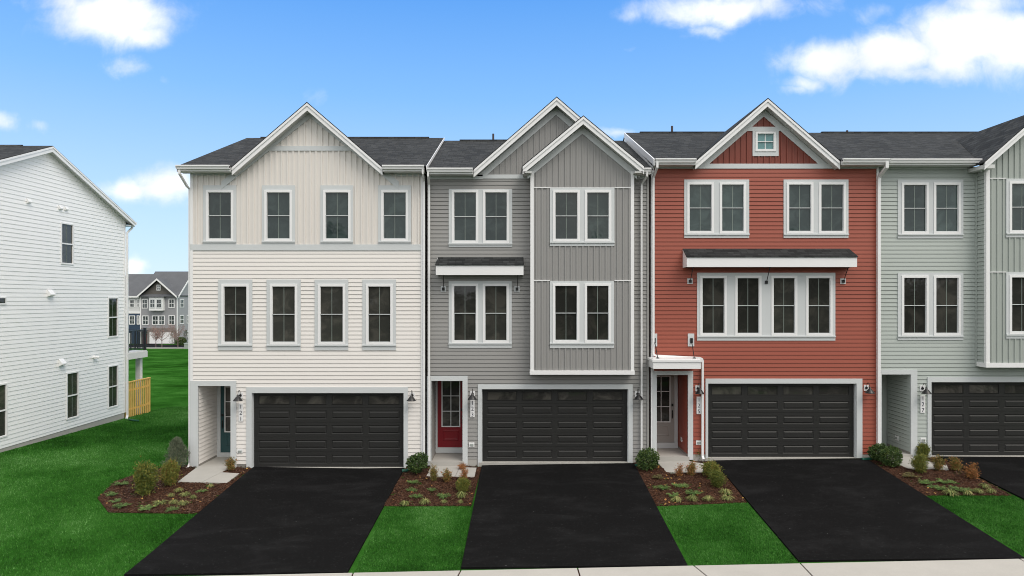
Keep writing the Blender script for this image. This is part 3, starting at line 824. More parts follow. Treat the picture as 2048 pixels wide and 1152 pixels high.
def porch(root, x0, x1, z0, z1, depth, mat, side_z0=None):
    """recess walls, ceiling and floor"""
    w = MB(); y1 = depth
    siding(w, Plane((x0, 0, 0), (0, 1, 0), (1, 0, 0)), 0, y1, z0+.06, z1)
    siding(w, Plane((x1, 0, 0), (0, 1, 0), (-1, 0, 0)), 0, y1, z0+.06, z1)
    w.face([(x0-.3, y1+.06, z0), (x1+.3, y1+.06, z0), (x1+.3, y1+.06, z1), (x0-.3, y1+.06, z1)])
    w.build('porch_wall', mat, root)
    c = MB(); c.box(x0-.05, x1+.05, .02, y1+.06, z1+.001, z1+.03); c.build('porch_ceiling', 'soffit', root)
    f = MB(); f.box(x0-.04, x1+.04, -.06, y1+.1, z0-.4, z0); f.build('porch_floor', 'concrete', root)
    b = MB(); b.box(x0, x0+.02, .0, y1, z0+.0005, z0+.07); b.build('porch_base', 'concrete_dark', root)
    b = MB(); b.box(x1-.02, x1, .0, y1, z0+.0005, z0+.07); b.build('porch_base', 'concrete_dark', root)
def opening_trim(root, xo0, xo1, xi0, xi1, zt, zi, zb, name='porch_trim', dep=.10, mat='trim'):
    t = MB(); t.box(xo0, xi0, -.045, dep, zb, zt); t.box(xi1, xo1, -.045, dep, zb, zt); t.box(xi0, xi1, -.045, dep, zi, zt)
    t.build(name, mat, root)
    return t
def garage_set(root, xo0, xo1, xi0, xi1, zt, zi, zb, zg):
    t = MB(); t.box(xo0, xi0, -.040, .04, zg-.1, zt); t.box(xi1, xo1, -.040, .04, zg-.1, zt); t.box(xi0, xi1, -.040, .04, zi, zt)
    t.build('garage_casing', 'trim', root)
    j = MB(); j.box(xi0-.02, xi0+.012, .0405, .14, zg-.05, zi); j.box(xi1-.012, xi1+.02, .0405, .14, zg-.05, zi); j.box(xi0, xi1, .0405, .14, zi-.012, zi+.02); j.build('garage_jamb', 'trim', root)
    s = MB(); s.box(xi0-.1, xi1+.1, -.05, .4, zg-.3, zb-.006); s.build('garage_sill', 'concrete', root)
    garage_door(root, FRONT(0), xi0+.012, xi1-.012, zb, zi-.012)
def awning(root, x0, x1, zt, zf, zb, dep, xin=.03, rods=(), plates=True):
    a = MB(); yf = -dep
    # fascia front, sides, underside
    a.box(x0, x1, yf, yf+.03, zb, zf)
    for xa, xb in ((x0, x0+.025), (x1-.025, x1)):
        a.prism_x([(yf+.0305, zb), (-.0, zb), (-.0, zt-.02), (yf+.0305, zf-.005)], xa, xb)
    a.box(x0+.026, x1-.026, yf+.031, 0, zb+.02, zb+.035)
    o = a.build('window_awning', 'white', root)
    r = MB(); r.slab([(x0-.02, yf-.03, zf+.012), (x1+.02, yf-.03, zf+.012), (x1+.0, 0, zt+.01), (x0-.0+xin, 0, zt+.01)], .03); r.build('awning_roof', 'roof_awning', o)
    for (xt, xp, zp, plate) in rods:
        d = MB(); d.tube([(xt, yf+.12, zb+.01), (xp, -.06, zp)], .012, 6)
        d.tube([(xt-.0, yf+.12, zb+.03), (xt, yf+.12, zb-.02)], .03, 6); pbox(d, FRONT(0), xp-.045, xp+.045, zp-.05, zp+.05, .0355 if plate else .036, .075)
        d.build('support_rod', 'black', o)
        if plate:
            q = MB(); pbox(q, FRONT(0), xp-.085, xp+.085, zp-.09, zp+.09, 0, .035); q.build('rod_plate', 'trim', o)
    return o
def eave(root, x0, x1, ze, gx=None, frieze=True, fz=.115, yoff=0, gutters=None):
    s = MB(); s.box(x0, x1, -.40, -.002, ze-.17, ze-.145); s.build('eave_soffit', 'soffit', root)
    fa = MB(); fa.box(x0, x1, -.43, -.401, ze-.17, ze-.02); fa.build('fascia', 'white', root)
    for a, b in (gutters or [(x0, x1)]): gutter(root, a, b, ze+.012, -.431)
def vent_pipe(root, x, zr, h=.3):
    p = MB(); p.tube([(x, RIDGE_Y+.6, zr-.5), (x, RIDGE_Y+.6, zr+h)], .045, 8); p.build('vent_pipe', 'pipe', root)

D = D0
def bx(x0, x1, y0, y1, d=D0):      # photo measurements on a wall plane -> metres
    return (Xp(x0, d), Xp(x1, d), Zp(y1, d), Zp(y0, d))

# ============ cream house (121)
H1 = empty('townhouse', (-6.6, 0, 0), 'cream house numbered 121 with pale board-and-batten front gable, teal door', 'house', 'townhouses joined in the row')
x0, x1 = -10.42, -2.86; ze = 9.745; P = FRONT(0)
zbandT, zbandB = Zp(489), Zp(501)
eaveW = 9.56
xc, za, hw, sl = -6.555, 11.79, 2.41, .86
holes = []
up = [(413, 467.7), (529.7, 584.9), (647, 701.9), (762.8, 816.7)]
tr = [(407.3, 473.4), (525, 590.8), (641.6, 706.8), (756.9, 822.4)]
for a, b_ in zip(up, tr):
    w = bx(*a, 380.6, 482.3); t = bx(*b_, 371, 487)
    t = (t[0], t[1], zbandT-.0, t[3])
    trimmed(H1, P, t, [w]); holes.append(t)
bb = MB()
T1 = lambda u: max(eaveW, za-.2-sl*abs(u-xc)) if abs(u-xc) < hw+.6 else eaveW
battens(bb, P, x0, x1, zbandT, T1, holes, dep=.034, w=.05, brk=(xc, xc-(za-.2-eaveW)/sl, xc+(za-.2-eaveW)/sl), phase=.05)
bb.build('board_and_batten_wall', 'beige_board', H1)
t = MB(); t.box(x0-.02, x1-.101, -.035, .0, zbandB, zbandT); t.build('band_board', 'trim', H1)
# frieze along the rakes, dropping below the eaves, and the collar board
fr = MB(); chevron(fr, xc, 11.635, 2.88, .806, .25, -.045, .0); fr.build('rake_frieze', 'trim', H1)
fr = MB(); cw = (Zp(292)-(za-.50))/-sl
fr.box(xc-1.37, xc+1.37, -.043, .0, Zp(302), Zp(292.5)); fr.build('collar_board', 'trim', H1)
fr = MB()
fr.box(x0, xc-hw-.30, -.028, .0, Zp(351), 9.575); fr.build('frieze_board', 'trim', H1)
fr = MB(); fr.box(xc+hw+.30, x1-.101, -.028, .0, Zp(353), 9.575); fr.build('frieze_board', 'trim', H1)
lo = [(437.3, 505.5, 444, 498.8), (534, 602, 540.6, 595.2), (630, 697, 636.4, 691), (725.3, 792.3, 732.3, 786)]
hl = []
for a, b_, c, d_ in lo:
    w = bx(c, d_, 568.3, 688.8); t = bx(a, b_, 559, 700.3); trimmed(H1, P, t, [w], glass='glass_low'); hl.append(t)
po = bx(381, 473.5, 761.5, 940); pi = (Xp(397), Xp(462.3), .0, Zp(771.5))
ga = (Xp(493.7), Xp(816.2), -.1, Zp(774)); gi = (Xp(504.5), Xp(807.6), .02, Zp(785.8))
s = MB(); siding(s, P, x0, x1, .12, zbandB, hl+[(x0-.5, Xp(473), -1, Zp(762)), (ga[0]+.01, ga[1]-.01, -1, ga[3]-.01)], gap=.007); s.build('wall', 'cream', H1)
opening_trim(H1, x0-.03, Xp(473.5), Xp(397), Xp(462.3), Zp(761.5), Zp(771.5), -.06)
porch(H1, Xp(397), Xp(462.3), .06, Zp(771.5), 1.40, 'cream')
front_door(H1, -10.07, -9.16, .23, 2.62, 1.40, 'door_teal', handle_right=False)
garage_set(H1, ga[0], ga[1], gi[0], gi[1], ga[3], gi[3], .02, -.03)
c = MB()
c.box(x0-.03, x0+.055, -.036, .06, Zp(761.5)+.001, zbandB-.001); c.box(x0-.03, x0+.055, -.036, .06, zbandT+.001, 9.574)
c.box(x1-.10, x1+.01, -.045, .05, -.05, 9.5); c.build('corner_board', 'white', H1)
w = shell(H1, x0, x1, 9.57, -.3); w.build('side_wall', 'cream', H1)
g_ = MB(); g_.prism_x([(0, 9.57), (BACK_Y, 9.57), (RIDGE_Y, 11.85)], x0, x0+.04); g_.build('gable_end', 'cream', H1)
fnd = MB(); fnd.box(Xp(474), ga[0], -.002, .05, -.4, .125); fnd.box(ga[1], x1, -.002, .05, -.4, .125); fnd.box(x0+.01, x0+.06, .06, BACK_Y, -.6, .0); fnd.build('foundation', 'concrete_dark', H1)
_, msl = main_roof(H1, -10.68, -2.74, ze, (xc-hw, xc, xc+hw, za), 11.99)
cross_gable(H1, xc, za, hw, sl, -.36, 5.05)
eave(H1, -10.68, xc-hw-.02, ze); eave(H1, xc+hw+.02, -2.80, ze)
rk = MB(); rk.prism_x([(-.43, ze-.035), (RIDGE_Y, 11.955), (RIDGE_Y, 11.78), (-.43, ze-.2)], -10.69, -10.665)
rk.prism_x([(-.42, ze+.0), (RIDGE_Y, 12.0), (RIDGE_Y, 11.90), (-.42, ze-.13)], -2.735, -2.715); rk.build('end_rake_board', 'white', H1)
downspout(H1, [(x0-.16, -.49, 9.6), (x0-.16, -.49, 9.5), (x0-.10, -.12, 9.16), (x0-.09, .06, 9.08), (x0-.09, .06, .16), (x0-.10, -.04, .02), (x0-.16, -.25, -.03)], .038)
downspout(H1, [(x1+.02, -.48, 9.66), (x1+.02, -.48, 9.5), (x1+.015, -.10, 9.32), (x1+.015, -.09, 9.1), (x1+.015, -.09, .05)], .032)
wall_lamp(H1, P, Xp(482), Zp(795)); wall_lamp(H1, P, Xp(825), Zp(795))
plaque(H1, Xp(478.5), Xp(487.3), Zp(842.5), Zp(806.5), -.016, '121')
outlet(H1, P, Xp(480.5), Zp(902))

# ============ gray house (123)
H2 = empty('townhouse', (1.0, 0, 0), 'gray house numbered 123 with two front gables, projecting bay and red door', 'house', 'townhouses joined in the row')
x0, x1 = -2.76, 4.40; ze = 9.655
PB = FRONT(-.45); dB = 21.75
fz0, fz1 = Zp(357.5), Zp(349.5)
holes = []
for (a, b_, ws, y0, y1, w0, w1, g2) in ((897.6, 1024.5, [(903.6, 956.8), (965.8, 1018.4)], 378.6, 493.8, 383.9-3.4, 484.3+2, 'glass'),
                                    (897.6, 1023.5, [(903.4, 956.6), (965.6, 1018)], 561.8, 695.5, 567.3, 685.6, 'glass_low')):
    wins = [bx(p, q, w0, w1) for p, q in ws]; t = bx(a, b_, y0, y1); holes.append(trimmed(H2, P, t, wins, glass=g2))
bx0, bx1 = .60, 3.87
pz = Zp(751.8)
go2 = (Xp(955.9), Xp(1265), -.1, Zp(768.6)); gi2 = (Xp(963.7), Xp(1256.2), .2, Zp(778))
s = MB(); siding(s, P, x0, x1, .30, fz0, holes+[(x0-.5, Xp(935.4)-.01, -1, pz-.01), (go2[0]+.01, go2[1]-.01, -1, go2[3]-.01), (bx0+.05, bx1-.05, 4.0-.5, 12)]); s.build('wall', 'gray', H2)
xc, za, hw, sl = 1.43, 11.96, 2.66, .868
bb = MB(); battens(bb, P, xc-hw, xc+hw, fz1, lambda u: za-.2-sl*abs(u-xc), brk=(xc,)); bb.build('board_and_batten_gable', 'gray_board', H2)
fr = MB(); fr.box(xc-hw+.28, x1, -.034, .0, fz0, fz1); fr.build('frieze_board', 'trim', H2)
fr = MB(); fr.box(x0, xc-hw+.279, -.034, 0, fz0-.02, 9.49); fr.build('frieze_board', 'trim', H2)
clipped_frieze(H2, xc, za-.24, sl, .24, fz1, -.031, .0)
opening_trim(H2, x0-.0, Xp(935.4), Xp(863), Xp(925.3), pz, Zp(761.4), .10)
porch(H2, Xp(863), Xp(925.3), .23, Zp(761.4), 1.15, 'gray')
front_door(H2, -2.545, -1.635, .46, 2.86, 1.15, 'door_red')
garage_set(H2, go2[0], go2[1], gi2[0], gi2[1], go2[3], gi2[3], .20, .155)
# bay
bxc, bza, bhw, bsl = 2.235, 11.24, 1.90, .826
zb0, zb1 = Zp(749, dB), Zp(740.6, dB)
bh = []
for (a, b_, ws, y0, y1, w0, w1, g2) in ((1099.8, 1228.6, [(1105.7, 1159.4), (1169.2, 1222.2)], 376, 492, 380.7, 483.2, 'glass'),
                                    (1099.8, 1227.6, [(1105.4, 1158.5), (1168.8, 1221.6)], 562, 696, 566.9, 685.2, 'glass_low')):
    wins = [bx(p, q, w0, w1, dB) for p, q in ws]; t = bx(a, b_, y0, y1, dB); bh.append(trimmed(H2, PB, t, wins, glass=g2))
bb = MB(); battens(bb, PB, bx0, bx1, zb1, lambda u: bza-.2-bsl*abs(u-bxc), bh, brk=(bxc,), phase=.06)
for xx in (bx0, bx1): siding(bb, Plane((xx, 0, 0), (0, 1, 0), (-1 if xx == bx0 else 1, 0, 0)), -.45, 0, zb1, 9.56)
bb.face([(bx0, -.45, zb0+.02), (bx1, -.45, zb0+.02), (bx1, 0, zb0+.02), (bx0, 0, zb0+.02)])
bb.build('bay_wall', 'gray_board', H2)
t = MB(); cwid = .095
t.box(bx0-.015, bx0+cwid, -.485, -.40, zb1, 9.56); t.box(bx1-cwid, bx1+.015, -.485, -.40, zb1, 9.56)
t.box(bx0-.03, bx1+.03, -.50, -.0, zb0, zb1-.001)
for yy in (375.6, 561.2):
    z = Zp(yy, dB); t.box(bx0+cwid+.001, 1.205, -.483, -.44, z-.015, z+.015); t.box(3.262, bx1-cwid-.001, -.483, -.44, z-.015, z+.015)
t.box(1.206, 3.261, -.489, -.487, Zp(375.6, dB)-.001, Zp(375.6, dB)+.014)
t.build('bay_trim', 'white', H2)
fr = MB(); chevron(fr, bxc, bza-.24, bhw-.16, bsl, .24, -.481, -.4505); fr.build('rake_frieze', 'trim', H2)
fr = MB(); fr.box(bxc-bhw+.02, bx0+.02, -.80, -.0, 9.46, 9.50); fr.box(bx1-.02, bxc+bhw-.02, -.80, 0, 9.46, 9.50); fr.build('bay_eave_soffit', 'soffit', H2)
awning(H2, Xp(871.7, 21.75), Xp(1047, 21.75), Zp(514.5), Zp(529.6, 21.75), Zp(550, 21.75), .45, rods=[(-2.19, Xp(887), Zp(578), 1), (.19, Xp(1034), Zp(578), 1)])
c = MB(); c.box(x1-.02, x1+.05, -.04, .05, .1, 9.5); c.build('corner_board', 'gray', H2)
w = shell(H2, x0+.02, x1, 9.5, -.2, left=False); w.build('side_wall', 'gray', H2)
for q0, q1 in ((Xp(935.4), go2[0]), (go2[1], x1)): fnd = MB(); fnd.box(q0, q1, -.002, .05, -.3, .31); fnd.build('foundation', 'concrete', H2)
main_roof(H2, -2.70, 4.50, ze, (xc-hw, xc, bxc+bhw, za), 11.88)
cross_gable(H2, xc, za, hw, sl, -.36, 5.45)
cross_gable(H2, bxc, bza, bhw, bsl, -.80, 3.55, name='bay_gable_roof')
eave(H2, -2.71, xc-hw-.02, ze); eave(H2, bxc+bhw+.04, 4.42, ze)
downspout(H2, [(x0+.09, -.48, 9.56), (x0+.09, -.48, 9.42), (x0+.08, -.10, 9.22), (x0+.08, -.09, 9.0), (x0+.08, -.09, .25)], .034)
downspout(H2, [(4.30, -.48, 9.56), (4.30, -.48, 9.42), (4.20, -.10, 9.22), (4.20, -.09, 9.0), (4.20, -.09, .25)], .034)
wall_lamp(H2, P, Xp(945.3), Zp(792)); wall_lamp(H2, P, Xp(1274.5), Zp(792))
plaque(H2, Xp(940.8), Xp(949.4), Zp(834), Zp(799), -.016, '123')
outlet(H2, P, Xp(943.5), Zp(889))
vent_pipe(H2, Xp(986.5, 28.1), 11.88, .42)

# ============ red house (125)
H3 = empty('townhouse', (8.2, 0, 0), 'brick red house numbered 125 with small attic window and long window awning', 'house', 'townhouses joined in the row')
x0, x1 = 4.56, 11.86; ze = 9.955
fz0, fz1 = Zp(337.5), Zp(327.8)
xc, za, hw, sl = 8.18, 11.917, 2.31, .868
holes = []
for a, b_, ws in ((1368, 1497.6, [(1373.7, 1427), (1438.6, 1491.2)]), (1566.4, 1695.8, [(1572.3, 1625.6), (1636.6, 1690.3)])):
    t = bx(a, b_, 359.4, 476); holes.append(trimmed(H3, P, t, [bx(p, q, 364.9, 467.3) for p, q in ws]))
t = bx(1393.7, 1669.6, 545.5, 681)
holes.append(trimmed(H3, P, t, [bx(p, q, 551.5, 671.2) for p, q in ((1399.6, 1452.7), (1469.5, 1521.9), (1541.6, 1593.4), (1611, 1663.7))], glass='glass_low'))
go3 = (Xp(1410.5), Xp(1723.5), .1, Zp(757)); gi3 = (Xp(1415.5), Xp(1712), .346, Zp(766.8)); pz = Zp(741.6)
s = MB(); siding(s, P, x0, x1, .45, fz0, holes+[(x0-.5, Xp(1385.5)-.01, -1, pz-.01), (go3[0]+.01, go3[1]-.01, -1, go3[3]-.01)]); s.build('wall', 'red', H3)
at = bx(1504.6, 1556.4, 258, 312.6)
bb = MB(); battens(bb, P, xc-hw, xc+hw, fz1, lambda u: za-.2-sl*abs(u-xc), [(at[0]+.01, at[1]-.01, at[2]+.01, at[3]-.01)], brk=(xc,)); bb.build('board_and_batten_gable', 'red_dark', H3)
fr = MB(); fr.box(x0, x1, -.034, .0, fz0, fz1); fr.build('frieze_board', 'trim', H3)
clipped_frieze(H3, xc, za-.24, sl, .25, fz1, -.031, .0)
fr = MB(); fr.box(xc-.83, xc+.83, -.033, .0, Zp(262.4), Zp(254)); fr.build('collar_board', 'trim', H3)
# attic window
w4 = bx(1509.8, 1551, 263.6, 303.4); t = MB()
pbox(t, P, at[0], w4[0], at[2], Zp(262.5), -.02, .034); pbox(t, P, w4[1], at[1], at[2], Zp(262.5), -.02, .034); pbox(t, P, w4[0], w4[1], at[2], w4[2], -.02, .034); t.build('window_casing', 'trim', H3)
window(H3, P, *w4, glass='glass_teal', cross=True, fr=.07)
awning(H3, Xp(1373.6, 21.67), Xp(1714, 21.67), Zp(497.5), Zp(513.5, 21.67), Zp(534, 21.67), .53, xin=.0,
       rods=[(Xp(1387, 21.75), Xp(1379.5), Zp(562.5), 1), (Xp(1541, 21.75), Xp(1531.5), Zp(564.5), 0), (Xp(1698, 21.75), Xp(1685), Zp(562.5), 1)])
opening_trim(H3, x0-.0, Xp(1385.5), Xp(1313), Xp(1375.3), pz, Zp(749.6), .28)
porch(H3, Xp(1313), Xp(1375.3), .385, Zp(749.6), 1.25, 'red')
front_door(H3, 4.665, 5.575, .60, 3.0, 1.25, 'door_beige')
garage_set(H3, go3[0], go3[1], gi3[0], gi3[1], go3[3], gi3[3], .346, .30)
# canopy over the porch, hung on two rods
cn = MB(); cy = -.83
cn.box(4.43, 5.92, cy+.03, -.001, 3.31, 3.53); cn.box(4.40, 5.94, cy, -.001, 3.531, 3.60); cn.box(4.45, 5.90, cy+.06, -.001, 3.601, 3.62)
o = cn.build('porch_canopy', 'white', H3)
for xa, xb in ((Xp(1308), Xp(1316.5, 21.5)), (Xp(1382), Xp(1389.8, 21.5))):
    q = MB(); q.box(xa-.095 if xa < 5 else xa-.11, xa+.095, -.036, 0, Zp(692.5), Zp(667)); q.build('rod_plate', 'trim', o)
    q = MB(); q.tube([(xa, -.07, Zp(681)), (xb, -.62, 3.63)], .014, 6); q.box(xa-.04, xa+.04, -.075, -.0365, Zp(686), Zp(676)); q.box(xb-.04, xb+.04, -.66, -.58, 3.6205, 3.65); q.build('support_rod', 'black', o)
c = MB(); c.box(x1-.02, x1+.06, -.045, .05, .2, 9.8); c.box(x0-.045, x0+.05, -.04, .05, .2, 9.8); c.build('corner_board', 'white', H3)
w = shell(H3, x0-.02, x1, 9.8, -.2, left=False); w.build('side_wall', 'red_dark', H3)
fnd = MB(); fnd.box(Xp(1385.5), go3[0], -.002, .05, -.3, .46); fnd.box(go3[1], x1, -.002, .05, -.3, .46); fnd.build('foundation', 'concrete', H3)
main_roof(H3, 4.55, 11.86, ze, (xc-hw, xc, xc+hw, za), 12.20)
cross_gable(H3, xc, za, hw, sl, -.36, 4.65)
eave(H3, 4.56, xc-hw-.02, ze); eave(H3, xc+hw+.02, 12.0, ze)
rk = MB(); rk.prism_x([(-.46, ze+.005), (RIDGE_Y, 12.205), (RIDGE_Y, 12.0), (-.46, ze-.2)], 4.51, 4.548); rk.build('end_rake_board', 'white', H3)
g_ = MB(); g_.prism_x([(0, 9.79), (BACK_Y, 9.79), (RIDGE_Y, 12.1)], 4.57, 4.60); g_.build('gable_end', 'white_siding', H3)
downspout(H3, [(x0+.06, -.49, 9.86), (x0+.06, -.49, 9.7), (x0+.02, -.12, 9.45), (x0+.02, -.09, 9.2), (x0+.02, -.09, Zp(706)), (x0+.05, -.095, Zp(709.5)), (x0+.12, -.10, Zp(711)), (6.08, -.10, Zp(715.5)), (6.14, -.10, Zp(717)), (6.17, -.09, Zp(720.5)), (6.17, -.09, .42), (6.17, -.2, .32)], .040)
downspout(H3, [(x1+.06, -.49, 9.86), (x1+.06, -.49, 9.7), (x1+.02, -.12, 9.45), (x1+.02, -.09, 9.2), (x1+.02, -.09, .35)], .055)
wall_lamp(H3, P, Xp(1395), Zp(781)); wall_lamp(H3, P, Xp(1731.5), Zp(780))
plaque(H3, Xp(1392.6), Xp(1401.4), Zp(827.6), Zp(793), -.016, '125')
outlet(H3, P, Xp(1397), Zp(885)); outlet(H3, Plane((Xp(1375.3), 0, 0), (0, 1, 0), (-1, 0, 0)), .75, .78)
vent_pipe(H3, Xp(1344, 28.1), 12.20, .42); vent_pipe(H3, Xp(1694, 28.1), 12.20, .24)

# ============ sage house (127)
H4 = empty('townhouse', (15.6, 0, 0), 'sage green house numbered 127 at the right end with a projecting bay', 'house', 'townhouses joined in the row')
x0, x1 = 11.98, 19.6; ze = 9.945
holes = []
for y0, y1, w0, w1, g2 in ((359.5, 477, 365.5, 468, 'glass'), (545.5, 680, 551, 671, 'glass_low')):
    t = bx(1794.7, 1925.2, y0, y1); holes.append(trimmed(H4, P, t, [bx(p, q, w0, w1) for p, q in ((1801.8, 1855.8), (1865.8, 1919.6))], glass=g2))
bx0, bx1 = 15.105, 18.38
go4 = (Xp(1853.8), Xp(1853.8)+5.03, .1, Zp(754)); gi4 = (Xp(1861.4), Xp(1861.4)+4.8, .395, Zp(764)); pz = Zp(739.5)
fz0 = Zp(338.5)
s = MB(); siding(s, P, x0, x1, .52, fz0, holes+[(x0-.5, Xp(1833)-.01, -1, pz-.01), (go4[0]+.01, go4[1]-.01, -1, go4[3]-.01), (bx0+.05, bx1-.05, 3.9, 12)]); s.build('wall', 'sage', H4)
for q0, q1 in ((x0, bx0), (bx1, x1)): fr = MB(); fr.box(q0, q1, -.034, .0, fz0, 9.79); fr.build('frieze_board', 'trim', H4)
bxc, bza, bhw, bsl = 16.735, 11.50, 1.92, .88
zb0, zb1 = Zp(734.8, dB), Zp(725.7, dB); bh = []
ux = bx0+.62
for y0, y1, w0, w1, g2 in ((357.6, 475, 363, 466, 'glass'), (544.5, 677, 550, 668, 'glass_low')):
    z0, z1 = Zp(y1, dB), Zp(y0, dB); t = (ux, ux+2.06, z0, z1)
    bh.append(trimmed(H4, PB, t, [(ux+.095, ux+.95, Zp(w1, dB), Zp(w0, dB)), (ux+1.11, ux+1.965, Zp(w1, dB), Zp(w0, dB))], glass=g2))
bb = MB(); battens(bb, PB, bx0, bx1, zb1, lambda u: bza-.2-bsl*abs(u-bxc), bh, brk=(bxc,), phase=.06); bb.build('bay_wall', 'sage_board', H4)
bs = MB()
for xx in (bx0, bx1): siding(bs, Plane((xx, 0, 0), (0, 1, 0), (-1 if xx == bx0 else 1, 0, 0)), -.45, 0, zb1, 9.78)
bs.face([(bx0, -.45, zb0+.02), (bx1, -.45, zb0+.02), (bx1, 0, zb0+.02), (bx0, 0, zb0+.02)]); bs.build('bay_side_wall', 'sage', H4)
t = MB(); t.box(bx0-.018, bx0+.10, -.485, -.38, zb1, 9.7); t.box(bx1-.10, bx1+.018, -.485, -.38, zb1, 9.7); t.box(bx0-.03, bx1+.03, -.50, 0, zb0, zb1-.001)
for yy in (357.0, 544.2):
    z = Zp(yy, dB); t.box(bx0+.101, ux-.006, -.483, -.44, z-.013, z+.013); t.box(ux+2.066, bx1-.101, -.483, -.44, z-.013, z+.013)
t.build('bay_trim', 'white', H4)
c = MB(); c.box(bx0-.055, bx0-.019, -.05, -.017, zb0, 9.6); c.build('inside_corner_post', 'sage', H4)
fr = MB(); chevron(fr, bxc, bza-.24, bhw-.12, bsl, .14, -.481, -.4505); fr.build('rake_frieze', 'trim', H4)
opening_trim(H4, x0-.0, Xp(1833), Xp(1762), Xp(1820.5), pz, Zp(748.6), .33)
porch(H4, Xp(1762), Xp(1820.5), .45, Zp(748.6), 1.35, 'sage')
front_door(H4, 11.93-.22, 12.84-.22, .66, 3.0, 1.35, 'door_maroon')
garage_set(H4, go4[0], go4[1], gi4[0], gi4[1], go4[3], gi4[3], .395, .35)
w = shell(H4, x0+.0, x1, 9.8, -.2, left=False); w.build('side_wall', 'sage', H4)
fnd = MB(); fnd.box(Xp(1833), go4[0], -.002, .05, -.3, .53); fnd.build('foundation', 'concrete', H4)
main_roof(H4, 11.865, 19.9, ze, (bxc-bhw, bxc, bxc+bhw, bza), 12.20)
cross_gable(H4, bxc, bza, bhw, bsl, -.80, 3.75, name='bay_gable_roof')
eave(H4, 12.01, bxc-bhw+.10, ze)
fr = MB(); fr.box(bxc-bhw+.0, bx0+.04, -.79, -.0, 9.60, 9.72); fr.build('bay_eave_soffit', 'soffit', H4); eave(H4, bxc+bhw, 19.9, ze)
wall_lamp(H4, P, Xp(1843.5), Zp(781))
plaque(H4, Xp(1839.5), Xp(1848.5), Zp(825), Zp(790.5), -.016, '127')
outlet(H4, P, Xp(1845.5), Zp(879.5)); outlet(H4, Plane((Xp(1820.5), 0, 0), (0, 1, 0), (-1, 0, 0)), .75, .83)

# ============ white house at the left, side wall in view
XL = -18.1
H5 = empty('detached_house', (XL-4, 4.3, 0), 'white sided house at the left edge, seen from its windowed side', 'house')
PL = Plane((XL, 0, 0), (0, 1, 0), (1, 0, 0))          # u = Y
def dL(px, X=XL): return abs(X)*F/(CX-px) - D0          # Y on the wall for a photo column
def wz(py, y): return CZ-(py-HY)*(y+D0)/F
yR, zR = 4.3, 5.95+CZ; yB, yF = 9.7, -1.1; slb = .395
wall_top = lambda y: zR-.16-slb*abs(y-yR)
holes = []
def wl(pxa, pxb, ztop, zbot, sp=False):
    a, b_ = dL(pxa), dL(pxb); h = (a-.07, b_+.07, zbot-.08, ztop+.08); holes.append(h); return h
wins5 = [wl(123.5, 144.5, 8.50, 6.98), wl(217.5, 234, 5.50, 3.84), wl(134.5, 155, 2.42, .66), wl(217.5, 234, 2.42, .66), wl(-12, 11, 2.42, .66)]
zb = .20
s = MB()
def inv(z, side):   # y where the gable line is at height z
    q = max(0, (zR-.16-z)/slb); return (yR-q, yR+q)[side]
siding(s, PL, lambda z: max(yF, inv(z, 0)), lambda z: min(yB, inv(z, 1)), zb, zR-.17, holes, course=.155, lip=.015, gap=0, breaks=(wall_top(yF), wall_top(yB)))
s.build('wall', 'white_siding', H5)
s = MB(); siding(s, Plane((0, yF, 0), (1, 0, 0), (0, -1, 0)), XL-9, XL, zb, wall_top(yF)); siding(s, Plane((0, yB, 0), (1, 0, 0), (0, 1, 0)), XL-9, XL, zb, wall_top(yB))
s.build('end_wall', 'white_siding', H5)
for h in wins5:
    window(H5, PL, *h, fr=.05, cross=False, n=.035, glass='glass_low', rail=.028)
h = (dL(-16), dL(11.5), 5.30, 5.58); f = MB(); pring(f, PL, *h, .05, .0, .04); o = f.build('window', 'white', H5)
g = MB(); g.face([PL.p(h[0]+.05, h[2]+.05, .022), PL.p(h[1]-.05, h[2]+.05, .022), PL.p(h[1]-.05, h[3]-.05, .022), PL.p(h[0]+.05, h[3]-.05, .022)]); g.build('pane', 'glass_low', o)
fn = MB(); fn.box(XL-8.9, XL-.01, yF+.01, yB-.01, -.8, zb+.01); fn.build('foundation', 'concrete', H5)
# roof and rakes (ridge runs left-right)
r = MB(); ov = .28
yf_, yb_ = yF-.4, yB+.4
zr_ = zR
for ya, yb2_ in ((yf_, yR), (yR+.001, yb_)):
    za_ = zr_-slb*abs(ya-yR); zb_ = zr_-slb*abs(yb2_-yR)
    r.slab([(XL-9.5, ya, za_), (XL+ov, ya, za_), (XL+ov, yb2_, zb_), (XL-9.5, yb2_, zb_)], .04)
o = r.build('roof', 'roof', H5)
rv = MB(); rv.prism_x([(yR-.16, zr_-.06), (yR, zr_+.04), (yR+.16, zr_-.06)], XL-9, XL-.9); rv.build('ridge_vent', 'roof', o)
r = MB()
for sgn, ye_ in ((-1, yf_), (1, yb_)):
    ze_ = zr_-slb*abs(ye_-yR)
    r.prism_x([(yR, zr_-.03), (ye_, ze_-.03), (ye_, ze_-.24), (yR, zr_-.24)], XL+ov-.04, XL+ov-.003)
    r.prism_x([(yR, zr_-.03), (ye_, ze_-.03), (ye_, ze_-.10), (yR, zr_-.10)], XL+ov-.0028, XL+ov+.02)
r.build('rake_board', 'white', H5)
r = MB()
for sgn, ye_ in ((-1, yf_), (1, yb_)):
    ze_ = zr_-slb*abs(ye_-yR); r.prism_x([(yR, zr_-.15), (ye_, ze_-.15), (ye_, ze_-.17), (yR, zr_-.17)], XL-.0, XL+ov-.041)
r.build('gable_soffit', 'soffit', H5)
ze_ = zr_-slb*(yb_-yR)
g = MB(); g.box(XL-9.5, XL+ov-.05, yB, yb_, ze_-.24, ze_-.21); g.build('eave_soffit', 'soffit', H5)
